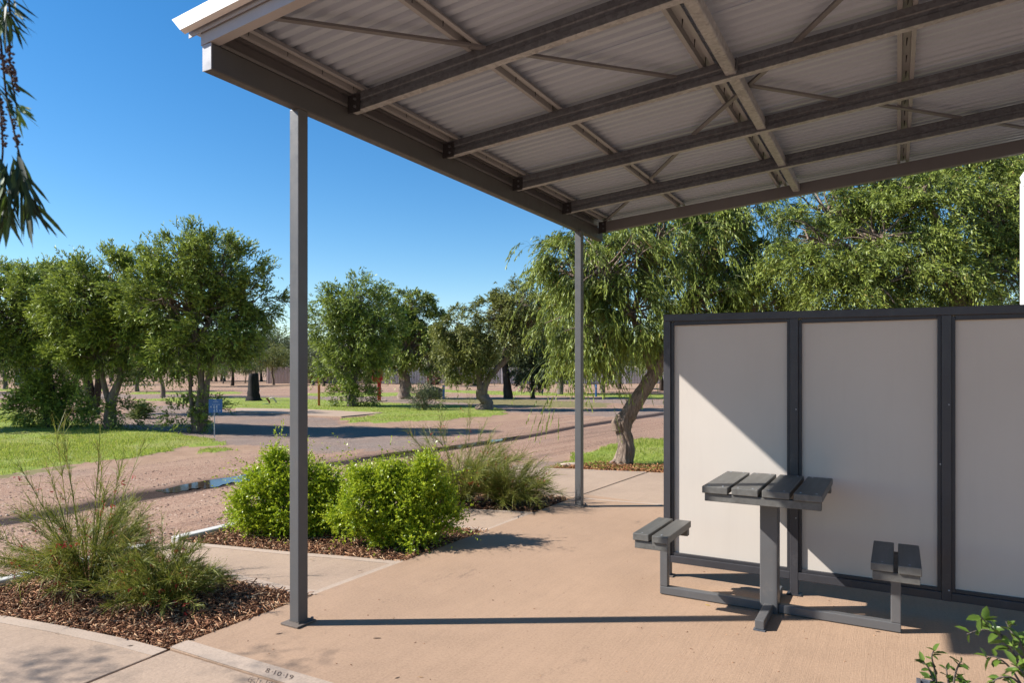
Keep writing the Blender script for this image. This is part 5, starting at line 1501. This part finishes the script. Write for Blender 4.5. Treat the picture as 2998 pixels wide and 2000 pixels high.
# boulders and slabs
def rock(name, label, px, py, w, h, seed, mat, dep=0.7, group=None):
    g = at(px, py); rng = np.random.default_rng(seed)
    import bmesh
    bm = bmesh.new(); bmesh.ops.create_icosphere(bm, subdivisions=3, radius=1)
    for v in bm.verts:
        p = np.array(v.co)
        n = 1 + .35 * (fbm(np.array([p[0] * 1.6 + seed]), np.array([p[1] * 1.6 + p[2] * 1.3]))[0] - .5) + .16 * (fbm(np.array([p[0] * 4 + seed]), np.array([p[1] * 4 + p[2] * 4]))[0] - .5)
        q_ = R3 * (p[0] * n * w / 2) + F3 * (p[1] * n * w * dep / 2) + Vector((0, 0, p[2] * n * h * .6))
        v.co = q_ + Vector((g.x, g.y, h * .35))
    me = bpy.data.meshes.new(name); bm.to_mesh(me); bm.free()
    return tag(put(name, me, mat), label, 'rock', group)
def mk_rock():
    t = NT('sandstone_rock'); n = t.noise(3.2, 8, .72)
    t.set(t.ramp(n, [(.3, (.11, .07, .045)), (.55, (.32, .22, .14)), (.75, (.48, .37, .26))]), .9, 0, .15); t.bump(n, .8, .06); return t.m
M['rock'] = mk_rock()
rock('boulder', 'large brown boulder between the thick trunk and the blue tap', 1268, 1165, 1.15, .62, 3, M['rock'])
rock('boulder', 'smaller pale boulder left of the large brown boulder', 1240, 1166, .75, .48, 4, M['rock'])
rock('stone_slab', 'flat pale stone lying behind the forked tree trunk', 250, 1203, 1.1, .22, 5, M['rock'])
rock('stone_slab', 'pink flat stone left of the pale stone slab', 213, 1200, .6, .2, 6, M['rock'])
rock('stepping_stone', 'flat sandy stone on the grass edge by the far post', 1672, 1364, .34, .05, 7, M['band'], .5)
# grey saltbush by the boulders, flowering shrubs at the gate
def bush(name, label, base_px, blobs, seed, mat, n=40, ll=.09, lw=.03, group=None):
    rng = np.random.default_rng(seed); rr = random.Random(seed)
    g = at(*base_px, -.03); t = thing(name, label, 'shrub', g, group)
    bl = px_blobs(blobs, dist(base_px[1]))
    parts, cl = crown_from_blobs(bl, n, 12, 6, ll, lw, .3, .1, .4, .7, rng, clr=.2)
    foliage_object('foliage', parts, mat, t)
    mb = MB()
    for cc in cl:
        for p in cc[:14]: limb(mb, g, p, .014, .005, rr, 4, .05)
    mb.build('stems', M['bk_grey'], t)
bush('saltbush', 'sparse grey shrub growing in front of the boulders', (1240, 1198), [(1235, 1165, 32, 28), (1265, 1175, 30, 22), (1222, 1160, 20, 20)], 91, M['lf_grey'], 46, .08, .022)
M['lf_red'] = mat_leaf('red_bloom', [(0, (.06, .09, .03)), (.55, (.12, .14, .05)), (.7, (.42, .10, .10)), (1, (.55, .18, .16))], .2, .5)
bush('flowering_shrub', 'red flowering shrub against the gate', (1270, 1126), [(1270, 1110, 13, 14)], 92, M['lf_red'], 30, .16, .07)
bush('flowering_shrub', 'green flowering shrub against the fence right of the gate', (1336, 1126), [(1336, 1115, 10, 10), (1332, 1104, 5, 10)], 93, M['lf_red'], 26, .16, .07)
bush('low_shrub', 'low green shrub against the fence behind the leaning tree', (1382, 1128), [(1382, 1119, 12, 9)], 94, M['lf_far'], 20, .16, .07)
bush('low_shrub', 'low dark shrub on the lawn right of the forked tree', (415, 1222), [(415, 1214, 14, 8)], 95, M['lf_far'], 22, .1, .03)

# ---- boundary wall, fence and gate
DF = 74.0
def wall_pt(px, dd, z): p = cam2w((px - CX) / F_PX * dd, dd, z); return p
mw = mat_paint('pink_wall_sheet', (0.50, 0.39, 0.34), .6, .08)
wl_ = thing('boundary_wall', 'pinkish ribbed sheet wall closing the park at the back', 'wall', wall_pt(1400, 78, 0))
def ribbed(x0, x1, z0, z1, dd):
    mb = MB(); a, b = (x0 - CX) / F_PX * dd, (x1 - CX) / F_PX * dd
    r = a; pts = []
    while r < b:
        pts += [(r, 0), (r + .12, 0), (r + .15, .04), (r + .2, .04), (r + .23, 0)]; r += .35
    n = len(pts)
    vs = [cam2w(q_[0], dd - q_[1], z0) for q_ in pts] + [cam2w(q_[0], dd - q_[1], z1) for q_ in pts]
    return mb.add(vs, [(i, i + 1, n + i + 1, n + i) for i in range(n - 1)])
x = 780
while x < 2100:
    x2 = x + 160
    ribbed(x, x2 - 1.2, -.1, 1.85, 78).build('wall_panel', mw, wl_)
    mb = MB(); c = wall_pt(x2 - .6, 77.95, 0); fbox(mb, c, .09, .09, -.1, 1.95); mb.build('wall_post', mw, wl_)
    x = x2
fn = thing('picket_fence', 'pale steel picket fence in front of the pinkish wall', 'fence', wall_pt(1400, DF, 0))
MP = mat_paint('pale_fence_paint', (0.78, 0.70, 0.65), .5, .05)
def pickets(x0, x1, z1, name, parent):
    mb = MB(); r0, r1 = (x0 - CX) / F_PX * DF, (x1 - CX) / F_PX * DF
    r = r0
    while r < r1:
        fbox(mb, cam2w(r, DF, 0), .07, .03, .05, z1); r += .17
    o = mb.build(name, MP, parent, kind='stuff')
    for z in (.22, z1 * .62, z1 - .06):
        m2 = MB(); c = cam2w((r0 + r1) / 2, DF + .04, 0); fbox(m2, c, r1 - r0, .04, z, z + .05); m2.build('rail', MP, parent)
for (a, b) in ((1120, 1252), (1312, 1470), (1472, 1650), (1652, 1830), (1832, 2010)):
    pickets(a, b, 1.75, 'pickets', fn)
    mb = MB(); fbox(mb, cam2w((b - CX) / F_PX * DF, DF, 0), .12, .12, -.1, 1.85); mb.build('fence_post', MP, fn)
gt = thing('gate', 'tall pale steel gate with upright bars between dark posts', 'gate', wall_pt(1282, DF, 0))
pickets(1256, 1308, 2.2, 'bars', gt)
for px in (1253.5, 1310):
    mb = MB(); fbox(mb, cam2w((px - CX) / F_PX * DF, DF - .05, 0), .22, .15, -.1, 2.1); mb.build('gate_post', M['bk_dark'], gt)
mb = MB(); fbox(mb, cam2w((1282 - CX) / F_PX * DF, DF - .02, 0), 2.2, .08, 2.2, 2.32); mb.build('top_rail', MP, gt)
# pale blue shed far behind the left trees
g = wall_pt(88, 70, 0)
sh = thing('shed', 'small pale blue shed seen between the left tree trunks', 'shed', g)
BS = mat_paint('pale_blue_sheet', (0.30, 0.38, 0.50), .5)
fbox(MB(), g, 1.9, 1.6, -.05, 1.35).build('wall', BS, sh, bevel=.01)
MB().sweep([(-1.1, 1.35), (1.1, 1.35), (0, 1.75)], g - F3 * .95, g + F3 * .95, R3, (0, 0, 1)).build('roof', M['galv'], sh)
fbox(MB(), g - F3 * .81, .7, .03, .02, 1.2).build('door', M['fascia'], sh)
# white-clad building corner at the right edge, beyond the screen
g = cam2w((3007 - CX) / F_PX * 6.9, 6.9, 0)
wc = thing('awning_post', 'white post and gutter end at the extreme right edge above the screen', 'post', g)
fbox(MB(), g, .085, .085, 0, 3.35).build('post', M['white'], wc, bevel=.004)
gm2 = MB(); gm2.sweep([(-.075, 0), (-.05, -.09), (.3, -.09), (.3, .10), (.0, .10)], g - F3 * .05 + Vector((0, 0, 3.40)), g + F3 * .0 + Vector((0, 0, 3.40)), R3, (0, 0, 1)); gm2.build('gutter', M['white'], wc)

# ---- fallen leaves on the slab
rr = random.Random(5)
LFM = [NT('dead_leaf_dark').set((0.085, 0.05, 0.03), .8).m, NT('dead_leaf_tan').set((0.42, 0.25, 0.12), .8).m, NT('dead_leaf_yellow').set((0.5, 0.33, 0.05), .8).m]
def fallen(px, py, l, an, mi, where):
    l *= .62; c = at(px, py, .003); w = l * .11
    a = Vector((math.cos(an), math.sin(an), 0)); b = Vector((-a.y, a.x, 0))
    pts = [c - a * l / 2, c - a * l * .15 + b * w, c + a * l * .2 + b * w * .8, c + a * l / 2, c + a * l * .2 - b * w * .8, c - a * l * .15 - b * w]
    lo = [p - Vector((0, 0, .0012)) for p in pts]
    o = MB().add(pts + lo, [(0, 5, 4, 3, 2, 1), (6, 7, 8, 9, 10, 11)] + [(i, (i + 1) % 6, 6 + (i + 1) % 6, 6 + i) for i in range(6)]).build('fallen_leaf', LFM[mi])
    tag(o, where, 'leaf', 'fallen leaves on the paving')
fallen(817, 1856, .06, 1.0, 0, 'curled dark fallen leaf in front of the near post base')
fallen(1104, 1869, .075, .55, 0, 'long dark fallen leaf on the slab right of the near post')
fallen(1163, 1985, .045, 1.2, 0, 'dark fallen leaf at the bottom edge of the slab')
fallen(1232, 1983, .045, .2, 1, 'tan fallen leaf at the bottom edge of the slab')
fallen(664, 1911, .05, .1, 1, 'tan fallen leaf at the start of the pale slab border')
fallen(381, 1891, .05, .9, 0, 'dark fallen twig leaf on the pale path border')
fallen(2072, 1772, .06, -.3, 2, 'yellow fallen leaf under the table base bar')
fallen(914, 1638, .06, .7, 1, 'orange fallen leaf on the path between the beds')
fallen(1055, 1671, .05, .9, 0, 'dark fallen leaf near the path corner')
fallen(167, 1855, .03, .9, 0, 'tiny dark leaf on the path at the lower left')
fallen(2570, 1850, .045, .2, 0, 'dark leaf crumb in front of the right seat leg')
